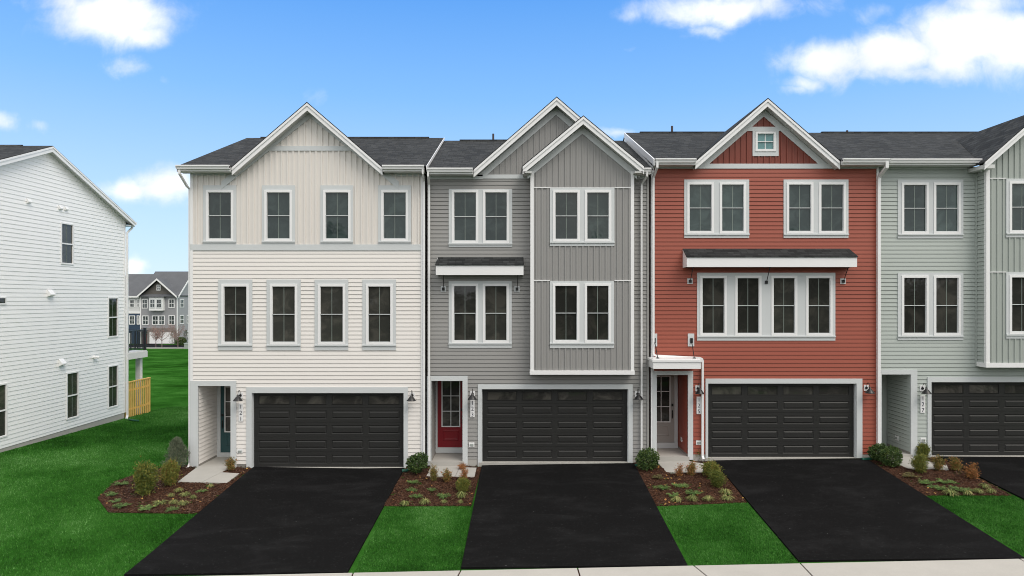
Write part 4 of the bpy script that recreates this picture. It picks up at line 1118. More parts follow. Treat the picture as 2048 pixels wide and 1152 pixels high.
g = MB(); g.box(XL-9.5, XL+ov-.0, yb_+.001, yb_+.12, ze_-.14, ze_-.01); g.build('gutter', 'white', H5)
g = MB(); g.box(XL-.08, XL+.03, yB-.07, yB+.03, zb, wall_top(yB)-.02); g.build('corner_board', 'white', H5)
downspout(H5, [(XL+.1, yb_+.06, ze_-.12), (XL+.1, yb_+.06, ze_-.28), (XL+.07, yB+.1, ze_-.55), (XL+.07, yB+.09, ze_-.7), (XL+.07, yB+.09, .05), (XL+.15, yB-.1, -.08), (XL+.25, yB-.25, -.1)], .045)
def hood(px, py, w=.13):
    y = dL(px); z = wz(py, y); q = MB()
    q.prism_y([(XL+.01, z-w), (XL+.04, z-w), (XL+w*1.2, z-w*.6), (XL+w*1.2, z-w*.3), (XL+.03, z+w*.9), (XL+.01, z+w)], y-w, y+w); q.build('vent_hood', 'white', H5)
for px, py, w in ((56, 402, .09), (119.5, 415, .09), (131, 417, .08), (98.5, 586, .14), (121.5, 724.5, .14)): hood(px, py, w)
q = MB(); y = dL(188); z = wz(714, y)
q.tube([(XL+.01, y, z), (XL+.05, y, z)], .07, 10); q.tube([(XL+.05, y-.02, z), (XL+.14, y-.12, z-.03)], .045, 8, r2=.055); q.tube([(XL+.05, y+.02, z), (XL+.14, y+.12, z-.03)], .045, 8, r2=.055)
q.build('flood_light', 'white', H5)
# rear deck
dk = MB(); yd = 11.45; zd = 2.98
dk.box(XL-4, XL+.10, yB+.1, yd, zd-.04, zd); dk.box(XL+.08, XL+.12, yB+.1, yd+.04, zd-.33, zd-.041); dk.box(XL-4, XL+.079, yd, yd+.04, zd-.33, zd-.041)
for k in range(6): dk.box(XL-4, XL+.07, yB+.35+k*.27, yB+.39+k*.27, zd-.26, zd-.042)
od = dk.build('deck', 'deck_wood', H5)
q = MB(); q.box(XL-.32, XL-.10, yd-.25, yd-.03, -.5, zd-.27); q.build('deck_post', 'deck_wood', od)
q = MB()
for (xx, yy) in ((XL+.03, yB+.16), (XL+.03, yd-.05), (XL-2, yd-.05)): q.box(xx-.05, xx+.05, yy-.05, yy+.05, zd+.0, zd+1.08); q.box(xx-.065, xx+.065, yy-.065, yy+.065, zd+1.081, zd+1.11)
q.box(XL+.0, XL+.06, yB+.215, yd-.105, zd+.98, zd+1.02); q.box(XL+.01, XL+.05, yB+.215, yd-.105, zd+.08, zd+.11)
q.box(XL-4, XL-.03, yd-.08, yd-.02, zd+.98, zd+1.02); q.box(XL-4, XL-.03, yd-.07, yd-.03, zd+.08, zd+.11)
k = yB+.30
while k < yd-.12: q.box(XL+.02, XL+.04, k, k+.02, zd+.111, zd+.979); k += .115
k = XL-3.9
while k < XL-.08: q.box(k, k+.02, yd-.06, yd-.04, zd+.111, zd+.979); k += .115
q.build('deck_railing', 'black', od)
# pine screen under the deck
fe = empty('wooden_fence', (XL, 10.8, 0), 'new yellow pine board screen behind the white house', 'fence')
y0_, y1_ = yB+.12, yB+2.1; zt_ = 1.58
rr = random.Random(3); k = y0_+.05
q = MB()
while k < y1_-.05:
    q.box(XL+.06, XL+.08, k, k+.10, gh(XL, k)+.02+rr.uniform(-.02, .02), zt_-.02); k += .185
q.build('board_panel', 'wood', fe)
q = MB(); q.box(XL+.015, XL+.059, y0_, y1_, .25, .34); q.box(XL+.015, XL+.059, y0_, y1_, 1.15, 1.24); q.build('rail', 'wood', fe)
q = MB(); q.box(XL-.02, XL+.10, y0_-.02, y1_+.02, zt_-.019, zt_+.02); q.build('top_cap', 'wood', fe)
for yy in (y0_+.02, y1_-.1):
    q = MB(); q.box(XL-.08, XL+.014, yy, yy+.09, -.5, zt_-.02); q.build('post', 'wood', fe)

# ============ far townhouses
def far_window(root, pl, u0, u1, z0, z1, mat='white', cross=True):
    f = MB(); t_ = .16; pring(f, pl, u0, u1, z0, z1, t_, -.01, .08); zm = (z0+z1)/2; pbox(f, pl, u0+t_, u1-t_, zm-.05, zm+.05, -.005, .06)
    um = (u0+u1)/2; pbox(f, pl, um-.03, um+.03, z0+t_, zm-.051, .0, .045); pbox(f, pl, um-.03, um+.03, zm+.051, z1-t_, .0, .045)
    o = f.build('window', mat, root)
    g = MB(); g.face([pl.p(u0+t_, z0+t_, .02), pl.p(u1-t_, z0+t_, .02), pl.p(u1-t_, z1-t_, .02), pl.p(u0+t_, z1-t_, .02)]); g.build('pane', 'far_glass', o)
DF = 150.0; YFAR = DF-D0
fx = lambda px: Xp(px, DF); fzz = lambda py: Zp(py, DF)
PF = FRONT(YFAR)
A = empty('townhouse', (fx(320), YFAR, -4.6), 'distant gray three-storey end house with brown gable and white garage door', 'house', 'distant houses across the lawn')
xa, xb = fx(281), fx(355); zt_ = fzz(592); zbse = -5.2
w = MB(); w.box(xa, xb, YFAR, YFAR+12.5, zbse, zt_); w.build('wall', 'far_gray', A)
w = MB(); w.face([(xb+.02, YFAR, zbse), (xb+.02, YFAR+12.5, zbse), (xb+.02, YFAR+12.5, zt_), (xb+.02, YFAR+6.25, zt_+5.6), (xb+.02, YFAR, zt_)]); w.build('end_wall', 'far_side', A)
w = MB(); xc_ = (xa+xb)/2
w.prism_y([(xa+.3, zt_), (xb-.3, zt_), (xc_, fzz(560))], YFAR-.1, YFAR+.1); w.build('gable_wall', 'far_shake', A)
r = MB(); yr_ = YFAR+6.25; zr_ = zt_+5.65
r.slab([(xa, YFAR-.6, zt_), (xb+.5, YFAR-.6, zt_), (xb+.5, yr_, zr_), (xa, yr_, zr_)], .15); r.slab([(xa, yr_+.01, zr_), (xb+.5, yr_+.01, zr_), (xb+.5, YFAR+13, zt_), (xa, YFAR+13, zt_)], .15)
za_ = fzz(556.5)
r.slab([(xa-.3, YFAR-.9, zt_+.1), (xc_, YFAR-.9, za_), (xc_, YFAR+5.2, za_), (xa-.3, YFAR+5.2, zt_+.1)], .15); r.slab([(xc_, YFAR-.9, za_), (xb+.2, YFAR-.9, zt_+.1), (xb+.2, YFAR+5.2, zt_+.1), (xc_, YFAR+5.2, za_)], .15)
r.build('roof', 'roof_far', A)
r = MB(); chevron(r, xc_, za_-.05, (xb-xa)/2+.3, (za_-zt_-.05)/((xb-xa)/2+.3), .42, YFAR-.98, YFAR-.91); r.build('rake_board', 'white', A)
r = MB(); r.prism_x([(YFAR-.6, zt_), (yr_, zr_-.05), (yr_, zr_-.5), (YFAR-.6, zt_-.42)], xb+.51, xb+.58); r.build('end_rake_board', 'white', A)
r = MB(); r.box(xb-.12, xb+.06, YFAR-.1, YFAR+.05, zbse, zt_); r.box(xa-.02, xa+.16, YFAR-.1, YFAR-.001, zbse, zt_); r.build('corner_board', 'white', A)
r = MB(); r.box(xa+.17, xb-.13, YFAR-.14, YFAR-.001, fzz(691), fzz(655.5)); r.build('stone_base', 'far_stone', A)
for (p0, p1, q0, q1) in ((284, 296, 598, 617), (337.5, 349.5, 597.5, 616), (285, 297.5, 631, 650), (304.5, 317.3, 631, 650), (317.5, 330, 631, 650), (337.5, 350, 630.5, 650)):
    far_window(A, PF, fx(p0), fx(p1), fzz(q1), fzz(q0))
q = MB(); q.box(fx(302.5), fx(329.5), YFAR-.9, YFAR-.01, fzz(621), fzz(595)); o = q.build('box_bay', 'white', A)
q = MB(); q.prism_x([(YFAR-1.1, fzz(595)), (YFAR-.0, fzz(591)), (YFAR, fzz(595))], fx(301.5), fx(330.5)); q.build('bay_roof', 'roof_far', o)
PFb = FRONT(YFAR-.9)
for p0, p1 in ((304, 315), (317, 328)): far_window(A, PFb, fx(p0), fx(p1), fzz(616), fzz(598), 'trim')
far_window(A, FRONT(YFAR-.1), fx(314), fx(322), fzz(581), fzz(569.5))
q = MB(); q.box(fx(300), fx(349), YFAR-.2, YFAR-.141, -4.55, fzz(664)); o = q.build('garage_door', 'white', A)
q = MB(); q.box(fx(287), fx(294.5), YFAR-.2, YFAR-.141, -4.5, fzz(668)); q.build('front_door', 'door_maroon', A)
q = MB(); q.box(fx(284), fx(297), YFAR-1.3, YFAR-.142, fzz(663), fzz(659.5)); q.build('porch_roof', 'roof_far', A)
PS = Plane((xb+.02, 0, 0), (0, 1, 0), (1, 0, 0))
yy_ = lambda px: xb*F/(px-CX)-D0
for p0, p1, q0, q1 in ((359.5, 367.5, 598, 615), (359.5, 367.5, 630.5, 648), (373.5, 380, 630, 647), (374, 381, 662, 675)):
    y_ = yy_(p0); far_window(A, PS, y_, yy_(p1), CZ-(q1-HY)*(y_+D0)/F, CZ-(q0-HY)*(y_+D0)/F)
B = empty('townhouse', (fx(262), YFAR, -4.6), 'distant townhouse with white upper floor over navy lower floors', 'house', 'distant houses across the lawn')
xa2 = fx(222)
w = MB(); w.box(xa2, xa-.05, YFAR+.1, YFAR+12.4, fzz(626), zt_); w.build('upper_wall', 'far_white', B)
w = MB(); w.box(xa2, xa-.05, YFAR+.1, YFAR+12.4, zbse, fzz(626)-.01); w.build('lower_wall', 'far_navy', B)
r = MB(); r.slab([(xa2, YFAR-.4, zt_), (xa-.01, YFAR-.4, zt_), (xa-.01, yr_, zr_-.6), (xa2, yr_, zr_-.6)], .15); r.slab([(xa2, yr_+.01, zr_-.6), (xa-.01, yr_+.01, zr_-.6), (xa-.01, YFAR+12.8, zt_), (xa2, YFAR+12.8, zt_)], .15); r.build('roof', 'roof_far', B)
r = MB(); r.box(xa2, xa-.05, YFAR-.5, YFAR-.38, zt_-.35, zt_-.01); r.build('gutter', 'white', B)
r = MB(); r.box(xa2, xa-.05, YFAR+.02, YFAR+.099, fzz(627), fzz(623)); r.build('band_board', 'white', B)
PB2 = FRONT(YFAR+.1)
for p0, p1, q0, q1 in ((246, 255, 599, 615), (259, 269, 599, 615), (273.5, 279.6, 599, 615), (246, 255, 631, 649), (258, 270, 631, 649), (273.5, 279.6, 631, 649), (232, 241, 599, 615), (232, 241, 631, 649)):
    far_window(B, PB2, fx(p0), fx(p1), fzz(q1), fzz(q0))
q = MB(); q.box(fx(245), fx(262), YFAR+.02, YFAR+.099, -4.5, fzz(666)); q.build('garage_door', 'white', B)
# ground in front of them
def far_strip(name, d0, d1, xa_, xb_, mat, off):
    P_ = [(xa_, d0-D0), (xb_, d0-D0), (xb_, d1-D0), (xa_, d1-D0)]
    drape(name, P_, off, mat, 6, .05)
far_strip('street', 121, 141, -140, 60, 'asphalt', .02)
far_strip('sidewalk', 117.5, 120.5, -140, 60, 'sidewalk', .09)
far_strip('driveway', 141.1, 149.8, fx(299), fx(350), 'asphalt', .05)
ux_ = Xp(374, 116); uy = 116-D0
ub = empty('utility_box', (ux_, uy, gh(ux_, uy)), 'gray utility cabinet at the far edge of the lawn', 'utility box')
z_ = gh(ux_, uy); q = MB(); q.box(ux_-.5, ux_+.8, uy, uy+.8, z_-.1, z_+.85); q.build('cabinet', 'utility', ub)
q = MB(); q.prism_x([(uy-.06, z_+.851), (uy+.86, z_+.851), (uy+.86, z_+.93), (uy+.4, z_+1.0), (uy-.06, z_+.93)], ux_-.55, ux_+.85); q.build('lid', 'utility', ub)

# ============ plants
def leaves(P, size, asp, rng, up=0.0, outward=None):
    """rhombus leaves with their own lengths and directions"""
    n = len(P); d = rng.normal(size=(n, 3)); 
    if outward is not None: d = d*.8 + outward*1.0
    d[:, 2] += up; d /= np.linalg.norm(d, axis=1)[:, None]+1e-9
    e = np.cross(d, rng.normal(size=(n, 3))); e /= np.linalg.norm(e, axis=1)[:, None]+1e-9
    L = (size*rng.uniform(.6, 1.3, n))[:, None]
    nrm = np.cross(d, e)
    V = np.stack([P, P+d*L*.5+e*L*asp*.5, P+d*L+nrm*L*.12, P+d*L*.5-e*L*asp*.5], 1).reshape(-1, 3)
    return V
def leaf_obj(name, V, mat, parent=None):
    n = len(V)//4; me = bpy.data.meshes.new(name)
    me.from_pydata([tuple(p) for p in V.tolist()], [], [(4*i, 4*i+1, 4*i+2, 4*i+3) for i in range(n)]); me.materials.append(M[mat])
    o = bpy.data.objects.new(name, me); col.objects.link(o)
    if parent is not None: o.parent = parent
    return o
def proto_root(name):
    o = bpy.data.objects.new(name, None); col.objects.link(o); BASE[o.name] = Vector((0, 0, 0)); o.empty_display_size = .2; return o
def stems_obj(paths, r, parent, mat='stem'):
    q = MB()
    for p in paths: q.tube(p, r, 5, r2=r*.4)
    o = q.build('stem', mat, parent); return o
def shell_pts(n, rng, lumps, rx=.5, rz=.5, cz=.5, inner=.45):
    """points in a lumpy ellipsoid, denser near its surface"""
    d = rng.normal(size=(n, 3)); d /= np.linalg.norm(d, axis=1)[:, None]
    bump_ = np.ones(n)
    for (a, b_, c_, k) in lumps: bump_ += k*np.maximum(0, d@np.array([a, b_, c_]))**3
    rad = (inner+(1-inner)*rng.uniform(0, 1, n)**.5)*bump_
    P = d*rad[:, None]*np.array([rx, rx, rz]); P[:, 2] += cz
    return P, d
def mk_boxwood(seed):
    g = np.random.default_rng(seed); r = proto_root('boxwood_shrub')
    lumps = [(*(v_/np.linalg.norm(v_)), g.uniform(-.45, .45)) for v_ in g.normal(size=(11, 3))]
    P, d = shell_pts(2600, g, lumps, .45, .44, .50); P = P[P[:, 2] > .02]; d = d[:len(P)]
    leaf_obj('foliage', leaves(P, .095, .55, g, .3, P-np.array([0, 0, .45])), 'boxwood', r)
    sp = []
    for k in range(8): a = g.uniform(0, 6.28); sp.append([(0, 0, -.05), (.1*math.cos(a), .1*math.sin(a), .2), (.3*math.cos(a), .3*math.sin(a), .6)])
    stems_obj(sp, .018, r); return r
def mk_nandina(seed, mat, loose=.5, tall=1.0, n=1300):
    g = np.random.default_rng(seed); r = proto_root('nandina_shrub'); V = []; sp = []; n = int(n*1.7)
    ns = 13
    for k in range(ns):
        a = g.uniform(0, 6.28); R_ = g.uniform(.05, .40); h = g.uniform(.62, 1.0)*(1-.35*(R_/.4)**2)
        tip = np.array([R_*math.cos(a), R_*math.sin(a), h]); sp.append([(0, 0, -.04), tuple(tip*[.5, .5, .45]), tuple(tip)])
        m_ = n//ns
        t_ = g.uniform(.22, 1.0, m_)[:, None]
        c = tip*t_*np.array([1, 1, 1]); P = c + g.normal(size=(m_, 3))*np.array([.085, .085, .07])*(loose+.5)
        P = P[P[:, 2] > .03]
        V.append(leaves(P, .095, .34, g, .35, (P-np.array([0, 0, .3]))*1.2))
    if mat == 'nandina_green':
        lumps = [(*(v_/np.linalg.norm(v_)), g.uniform(-.3, .25)) for v_ in g.normal(size=(8, 3))]
        P, d = shell_pts(n//2, g, lumps, .42, .44, .52, .3); P = P[P[:, 2] > .05]
        V.append(leaves(P, .08, .4, g, .3, P-np.array([0, 0, .4])))
    leaf_obj('foliage', np.concatenate(V), mat, r); stems_obj(sp, .012, r); return r
def mk_cypress(seed, mat='cypress', name='upright_juniper', n=5200, rx=.34):
    g = np.random.default_rng(seed); r = proto_root(name)
    t_ = g.uniform(0, 1, n)**.8; a = g.uniform(0, 6.28, n); prof = np.minimum(1, (t_+.05)*5)*(1-t_)**.48*rx*1.12
    k = 1+.28*np.sin(a*3+t_*9)+.15*np.sin(a*5-t_*17)
    rad = prof*k*g.uniform(.3, 1, n)**.5
    P = np.stack([rad*np.cos(a), rad*np.sin(a), .04+t_*.93], 1)
    out = P-np.stack([0*t_, 0*t_, P[:, 2]], 1)
    leaf_obj('foliage', leaves(P, .085, .18, g, 1.5, out*1.5), mat, r)
    q = MB(); q.tube([(0, 0, -.05), (0, 0, .5), (0, 0, .9)], .02, 6, r2=.005); q.build('trunk', 'stem', r); return r
def mk_juniper(seed, mat='juniper'):
    g = np.random.default_rng(seed); V = []
    for k in range(16):
        a = g.uniform(0, 6.28); L = g.uniform(.25, .52); m_ = 34
        t_ = g.uniform(0.05, 1, m_)[:, None]; d = np.array([math.cos(a), math.sin(a), 0])
        c = d*t_*L + np.array([0, 0, 1])*(.10+.55*t_*(1-.55*t_)*g.uniform(.5, 1.3)); P = c+g.normal(size=(m_, 3))*np.array([.03, .03, .035])
        V.append(leaves(P, .13, .26, g, .25, np.tile(d*1.3, (m_, 1))))
    o = leaf_obj('creeping_juniper', np.concatenate(V), mat); return o
def mk_sedge(seed):
    g = np.random.default_rng(seed); n = 70; V = []; Fc = []
    for k in range(n):
        a = g.uniform(0, 6.28); L = g.uniform(.28, .55); hh = g.uniform(.35, .95); w = .022
        d = np.array([math.cos(a), math.sin(a), 0]); s_ = np.array([-d[1], d[0], 0])*w; p0 = d*g.uniform(0, .07)
        p1 = p0+d*L*.45+np.array([0, 0, hh]); p2 = p0+d*L*.95+np.array([0, 0, hh*.75]); p3 = p0+d*L*1.15+np.array([0, 0, hh*.25])
        b_ = len(V); V += [p0-s_, p0+s_, p1-s_, p1+s_, p2-s_*.7, p2+s_*.7, p3]; Fc += [(b_, b_+1, b_+3, b_+2), (b_+2, b_+3, b_+5, b_+4), (b_+4, b_+5, b_+6)]
    me = bpy.data.meshes.new('sedge_tuft'); me.from_pydata([tuple(map(float, p)) for p in V], [], Fc); me.materials.append(M['sedge'])
    o = bpy.data.objects.new('sedge_tuft', me); col.objects.link(o); return o
PROTO = {'box': [mk_boxwood(1), mk_boxwood(2)], 'nan': [mk_nandina(3, 'nandina'), mk_nandina(4, 'nandina', .7)], 'nang': [mk_nandina(5, 'nandina_green', .8, n=2600), mk_nandina(6, 'nandina_green', .7, n=2200)],
         'nano': [mk_nandina(7, 'nandina_orange', .55, n=800), mk_nandina(8, 'nandina_orange', .5, n=700)], 'cyp': [mk_cypress(9)],
         'jun': [mk_juniper(10), mk_juniper(11), mk_juniper(12)], 'junb': [mk_juniper(13, 'juniper_brown')], 'sed': [mk_sedge(14), mk_sedge(15)]}
USED = {}
rp = random.Random(8)
CAT = {'box': 'shrub', 'nan': 'shrub', 'nang': 'shrub', 'nano': 'shrub', 'cyp': 'shrub', 'jun': 'ground cover plant', 'junb': 'ground cover plant', 'sed': 'grass tuft'}
GRP = {'box': 'boxwood shrubs by the driveways', 'nan': 'heavenly bamboo shrubs in the mulch beds', 'nang': 'heavenly bamboo shrubs in the mulch beds', 'nano': 'heavenly bamboo shrubs in the mulch beds',
       'cyp': None, 'jun': 'creeping junipers in the mulch beds', 'junb': 'creeping junipers in the mulch beds', 'sed': 'sedge tufts in the mulch beds'}
def plant(kind, px, py, w, h, label):
    """base at a photo-measured spot on the land; w, h = size in photo pixels there"""
    x, y = G(px, py); mpp = (y+D0)/F; z = gh(x, y)+.02
    lst = PROTO[kind]; i = USED.get(kind, 0); USED[kind] = i+1; src = lst[i % len(lst)]
    if i < len(lst): o = src
    else:
        o = src.copy(); col.objects.link(o)
        for ch in src.children:
            c = ch.copy(); col.objects.link(c); c.parent = o
    if kind in ('nan', 'nano', 'nang'): w *= 1.12; h *= 1.06
    o.location = (x, y, z); o.rotation_euler = (0, 0, rp.uniform(0, 6.28)); o.scale = (w*mpp, w*mpp, h*mpp)
    tag(o, label, CAT[kind], GRP[kind])
BL, BG, BR, BS = 'left of the cream house', 'between cream and gray houses', 'between gray and red houses', 'between red and sage houses'
for a in [
 ('cyp', 354, 939, 58, 62, 'upright gray-green conifer at the corner of the cream house'),
 ('nang', 290, 991, 46, 64, 'tallest leafy yellow-green shrub in the bed %s' % BL),
 ('nang', 342, 972, 38, 48, 'rounded yellow-green shrub next to the upright gray conifer'),
 ('nan', 461.5, 943, 24, 26, 'small reddish shrub beside the teal door opening'),
 ('jun', 244, 971, 30, 12, 'flat juniper at the back left edge of the bed %s' % BL),
 ('jun', 221.5, 993, 30, 13, 'gray-green juniper at the far left tip of the mulch %s' % BL),
 ('jun', 231, 1005, 26, 10, 'small juniper second from the left tip of the mulch %s' % BL),
 ('jun', 244, 1016, 34, 15, 'large low juniper at the front left edge of the bed %s' % BL),
 ('jun', 294, 1022, 38, 16, 'wide juniper at the front edge below the tall yellow-green shrub'),
 ('jun', 344.5, 1023, 30, 12, 'juniper at the front edge nearest the first driveway'),
 ('jun', 403, 986, 22, 11, 'small juniper just below the pale walk of house 121'),
 ('sed', 358, 985, 18, 9, 'green sedge tuft behind the rest, below the walk edge of house 121'),
 ('sed', 370, 993, 20, 9, 'yellow sedge tuft in the middle row %s' % BL),
 ('sed', 386, 999, 14, 9, 'small upright sedge tuft right of the middle, %s' % BL),
 ('sed', 320, 1009, 28, 8, 'wide spreading yellow sedge tuft right of the tall shrub %s' % BL),
 ('sed', 348, 1009, 20, 9, 'yellow sedge tuft in the centre of the front row %s' % BL),
 ('sed', 366.4, 1011, 22, 10, 'bright sedge tuft at the right of the front row %s' % BL),
 ('sed', 342.7, 995, 14, 8, 'tiny sedge tuft right of the rounded yellow-green shrub'),
 ('sed', 421, 976, 14, 8, 'small yellow sedge tuft near the first driveway top edge'),
 ('box', 835, 949, 42, 42, 'round dark boxwood between the first driveway and the gray house'),
 ('nan', 868.4, 963, 22, 30, 'orange-green shrub left in front of the walk of house 123'),
 ('nan', 894, 966, 24, 26, 'low reddish shrub in the middle in front of the walk of house 123'),
 ('nang', 926, 985, 28, 28, 'wide green and red shrub beside the second driveway'),
 ('nano', 935, 928, 18, 30, 'slender bright orange shrub against the red door opening trim'),
 ('nano', 926, 940, 22, 14, 'low russet clump at the foot of the slender orange shrub'),
 ('nano', 927, 962, 20, 28, 'sparse orange shrub at the right end of the walk of house 123'),
 ('jun', 825, 969, 24, 14, 'upper left juniper in the bed %s' % BG),
 ('jun', 823, 984, 24, 13, 'middle left juniper in the bed %s' % BG),
 ('jun', 834, 997, 28, 14, 'lower left gray-green juniper in the bed %s' % BG),
 ('jun', 865, 984, 22, 12, 'single juniper in the centre of the bed %s' % BG),
 ('jun', 888, 997, 32, 14, 'widest juniper right of centre in the bed %s' % BG),
 ('sed', 809, 1012, 22, 10, 'brownish sedge tuft at the front left corner of the bed %s' % BG),
 ('sed', 850, 1009, 24, 12, 'pale sedge tuft in the middle of the front row %s' % BG),
 ('sed', 923, 997, 24, 14, 'fullest green-yellow sedge tuft beside the second driveway'),
 ('sed', 888, 1007, 14, 7, 'tiny sedge tuft below the widest juniper %s' % BG),
 ('sed', 921, 1008, 12, 8, 'small dry sedge tuft at the front right corner %s' % BG),
 ('box', 1296, 939, 44, 38, 'round dark boxwood at the left post of the red house'),
 ('nang', 1393.7, 921, 24, 30, 'small dark shrub with orange tips under the outlet of house 125'),
 ('nano', 1359, 954, 20, 26, 'thin orange shrub at the front left of the walk of house 125'),
 ('nan', 1382, 952, 24, 28, 'orange-green shrub at the front middle of the walk of house 125'),
 ('nang', 1421, 954, 34, 30, 'bushy green shrub at the right end of the walk of house 125'),
 ('nang', 1434, 976, 32, 32, 'green and bronze shrub leaning over the third driveway edge'),
 ('junb', 1317, 959, 26, 14, 'brownish juniper at the back left of the bed %s' % BR),
 ('jun', 1326.5, 980, 34, 15, 'juniper at the left edge of the bed %s' % BR),
 ('jun', 1360.5, 977, 34, 16, 'fullest juniper in the middle of the bed %s' % BR),
 ('jun', 1346, 995, 28, 17, 'compact mounded juniper front left in the bed %s' % BR),
 ('jun', 1388, 990, 38, 13, 'long flat juniper right of centre in the bed %s' % BR),
 ('sed', 1354, 1005, 26, 12, 'sedge tuft nearest the second driveway in the bed %s' % BR),
 ('sed', 1385, 1003, 24, 12, 'green-yellow sedge tuft in the middle of the front row %s' % BR),
 ('sed', 1417, 1003, 24, 11, 'tan dry sedge tuft at the right of the front row %s' % BR),
 ('sed', 1450, 989, 26, 11, 'upper sedge tuft beside the third driveway %s' % BR),
 ('sed', 1454, 1001, 26, 11, 'lower sedge tuft beside the third driveway %s' % BR),
 ('box', 1757, 924, 36, 36, 'left dark boxwood of the pair at the corner of the sage house'),
 ('box', 1781, 933, 40, 38, 'right dark boxwood of the pair, nearer the walk of house 127'),
 ('nang', 1844.7, 916, 28, 28, 'bronze-green shrub against the wall under the 127 outlet'),
 ('nang', 1841, 946, 32, 34, 'fullest green-bronze shrub at the front of the walk of house 127'),
 ('nan', 1876, 943, 28, 30, 'dull purple-green shrub in the middle of the walk of house 127'),
 ('nan', 1911, 943, 26, 28, 'orange-tipped green shrub at the right end of the walk of house 127'),
 ('nano', 1947, 960, 34, 32, 'bright orange-pink shrub beside the fourth driveway'),
 ('junb', 1822, 956, 36, 15, 'dull brownish juniper at the back of the bed %s' % BS),
 ('jun', 1853, 970, 38, 14, 'left green juniper in the bed %s' % BS),
 ('jun', 1889.5, 968, 34, 15, 'back middle juniper in the bed %s' % BS),
 ('jun', 1879, 981, 38, 15, 'front middle juniper in the bed %s' % BS),
 ('jun', 1920, 985, 42, 18, 'largest juniper at the right of the bed %s' % BS),
 ('sed', 1901.5, 992, 30, 12, 'leftmost yellow-green sedge tuft in the bed %s' % BS),
 ('sed', 1933, 991, 22, 11, 'second sedge tuft from the left in the bed %s' % BS),
 ('sed', 1957, 988, 22, 11, 'sedge tuft third from the left in the bed %s' % BS),
 ('sed', 1968, 978, 20, 11, 'yellow sedge tuft just in front of the orange-pink shrub'),
 ('sed', 1982, 988, 18, 11, 'rightmost sedge tuft in the bed %s' % BS)]:
    plant(*a)
# far trees
def far_conifer(px, d, wpx, hpx, label, seed):
    r = mk_cypress(seed, 'conifer_far', 'arborvitae_tree', 900, .42); x = Xp(px, d); y = d-D0; m_ = d/F
    r.location = (x, y, gh(x, y)); r.scale = (wpx*m_, wpx*m_, hpx*m_); tag(r, label, 'tree', 'dark evergreens in front of the distant house')
far_conifer(345, 138, 14, 28, 'left dark cone-shaped evergreen by the distant white garage', 31)
far_conifer(372, 138, 17, 30, 'right dark cone-shaped evergreen near the gray utility cabinet', 32)
def bare_tree(px, d, wpx, hpx, label, seed):
    g = random.Random(seed); ng = np.random.default_rng(seed)
    x = Xp(px, d); y = d-D0; m_ = d/F; H = hpx*m_; Wd = wpx*m_/2
    r = empty('young_tree', (x, y, gh(x, y)), label, 'tree', 'young budding trees along the distant street')
    q = MB(); z0 = gh(x, y); q.tube([(x, y, z0-.1), (x, y, z0+H*.45), (x+.05, y, z0+H*.8)], .07, 6, r2=.03)
    tips = []
    for k in range(26):
        a = g.uniform(0, 6.28); st = g.uniform(.28, .7)*H; L = g.uniform(.4, 1)*Wd
        p0 = Vector((x, y, z0+st)); p1 = p0+Vector((math.cos(a)*L*.6, math.sin(a)*L*.6, H*.14)); p2 = p0+Vector((math.cos(a)*L, math.sin(a)*L, H*.30))
        q.tube([p0, p1, p2], .03, 4, r2=.012); tips += [p1, p2, (p1+p2)/2]
    q.build('trunk', 'bark_gray', r)
    P = np.array([tuple(t_) for t_ in tips for _ in range(16)]) + ng.normal(size=(len(tips)*16, 3))*np.array([.25, .25, .28])
    c = leaf_obj('crown', leaves(P-np.array([x, y, z0]), .16, .3, ng, .6), 'twig_pink', r)
bare_tree(324, 121.0, 52, 46, 'widest pinkish bare tree before the distant garage', 41)
bare_tree(312, 122.5, 30, 44, 'slim pinkish bare tree left of the widest one', 42)
bare_tree(356, 119, 36, 48, 'pinkish bare tree between the two dark evergreens', 43)
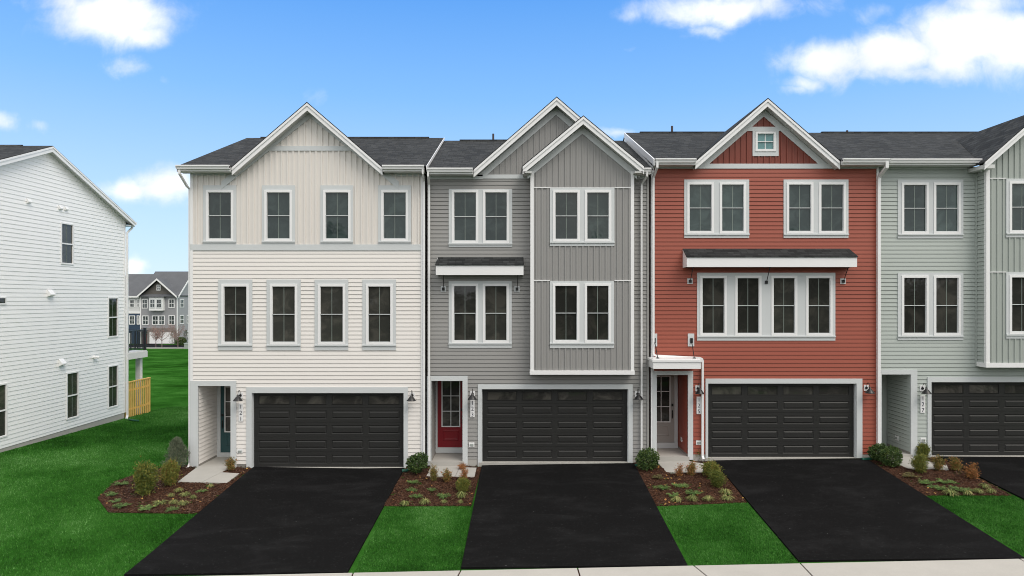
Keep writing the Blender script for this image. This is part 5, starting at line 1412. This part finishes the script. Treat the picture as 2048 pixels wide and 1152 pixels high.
g = mk_boxwood(50); x = Xp(362, 137); g.location = (x, 137-D0, gh(x, 137-D0)); g.scale = (2.4, 2.0, 1.8); tag(g, 'dark rounded shrub between the two distant evergreens', 'shrub')
# drain pipes lying on the ground
def drain(pix, label, r=.05):
    q = MB(); pts = []
    for px, py in pix: x, y = G(px, py); pts.append((x, y, gh(x, y)+.05))
    P = []
    for a, b_ in zip(pts, pts[1:]):
        n = 7
        for k in range(n): P.append(tuple(a[i]+(b_[i]-a[i])*k/n for i in range(3)))
    P.append(pts[-1]); q.tube(P, r, 10)
    o = q.build('drain_pipe', 'drain', None, smooth=True); tag(o, label, 'pipe', 'green drain pipe ends')
drain([(258, 841), (268, 843), (277, 843.5)], 'thin green drain pipe end on the lawn by the pine screen', .04)
drain([(804, 945), (814, 944), (824, 939)], 'green drain pipe end left of the round boxwood at the first driveway', .055)
drain([(1271, 934), (1280, 932), (1288, 927)], 'green drain pipe end left of the boxwood at the red house', .05)
drain([(1724, 922), (1740, 921), (1752, 917)], 'green drain pipe end left of the paired boxwoods', .055)
def drain_box(px, py, w, label):
    x, y = G(px, py); z = gh(x, y); q = MB(); q.box(x-w, x+w*.9, y-.15, y+.15, z+.01, z+.06); 
    for k in range(5): q.box(x-w+.05+k*.1, x-w+.09+k*.1, y-.14, y+.14, z+.061, z+.07)
    o = q.build('drain_cover', 'drain', None); tag(o, label, 'drain cover')
drain_box(851, 930, .25, 'flat green drain cover between boxwood and the walk of house 123')

# woods across the street, behind the camera: what the windows reflect
g = np.random.default_rng(77); n = 26000
x = g.uniform(-95, 95, n); top = 9.5+2.6*np.sin(x*.21)+1.6*np.sin(x*.53+1)+1.3*np.sin(x*1.3)
z = top*g.uniform(0, 1, n)**.8+g.normal(size=n)*.4; P = np.stack([x, g.uniform(-72, -62, n), np.maximum(z, .1)-.6], 1)
o = leaf_obj('woods', leaves(P, 1.5, .6, g, .4), 'woods_leaf'); tag(o, 'bare brown and dark green woods across the street', 'woods', kind='stuff')
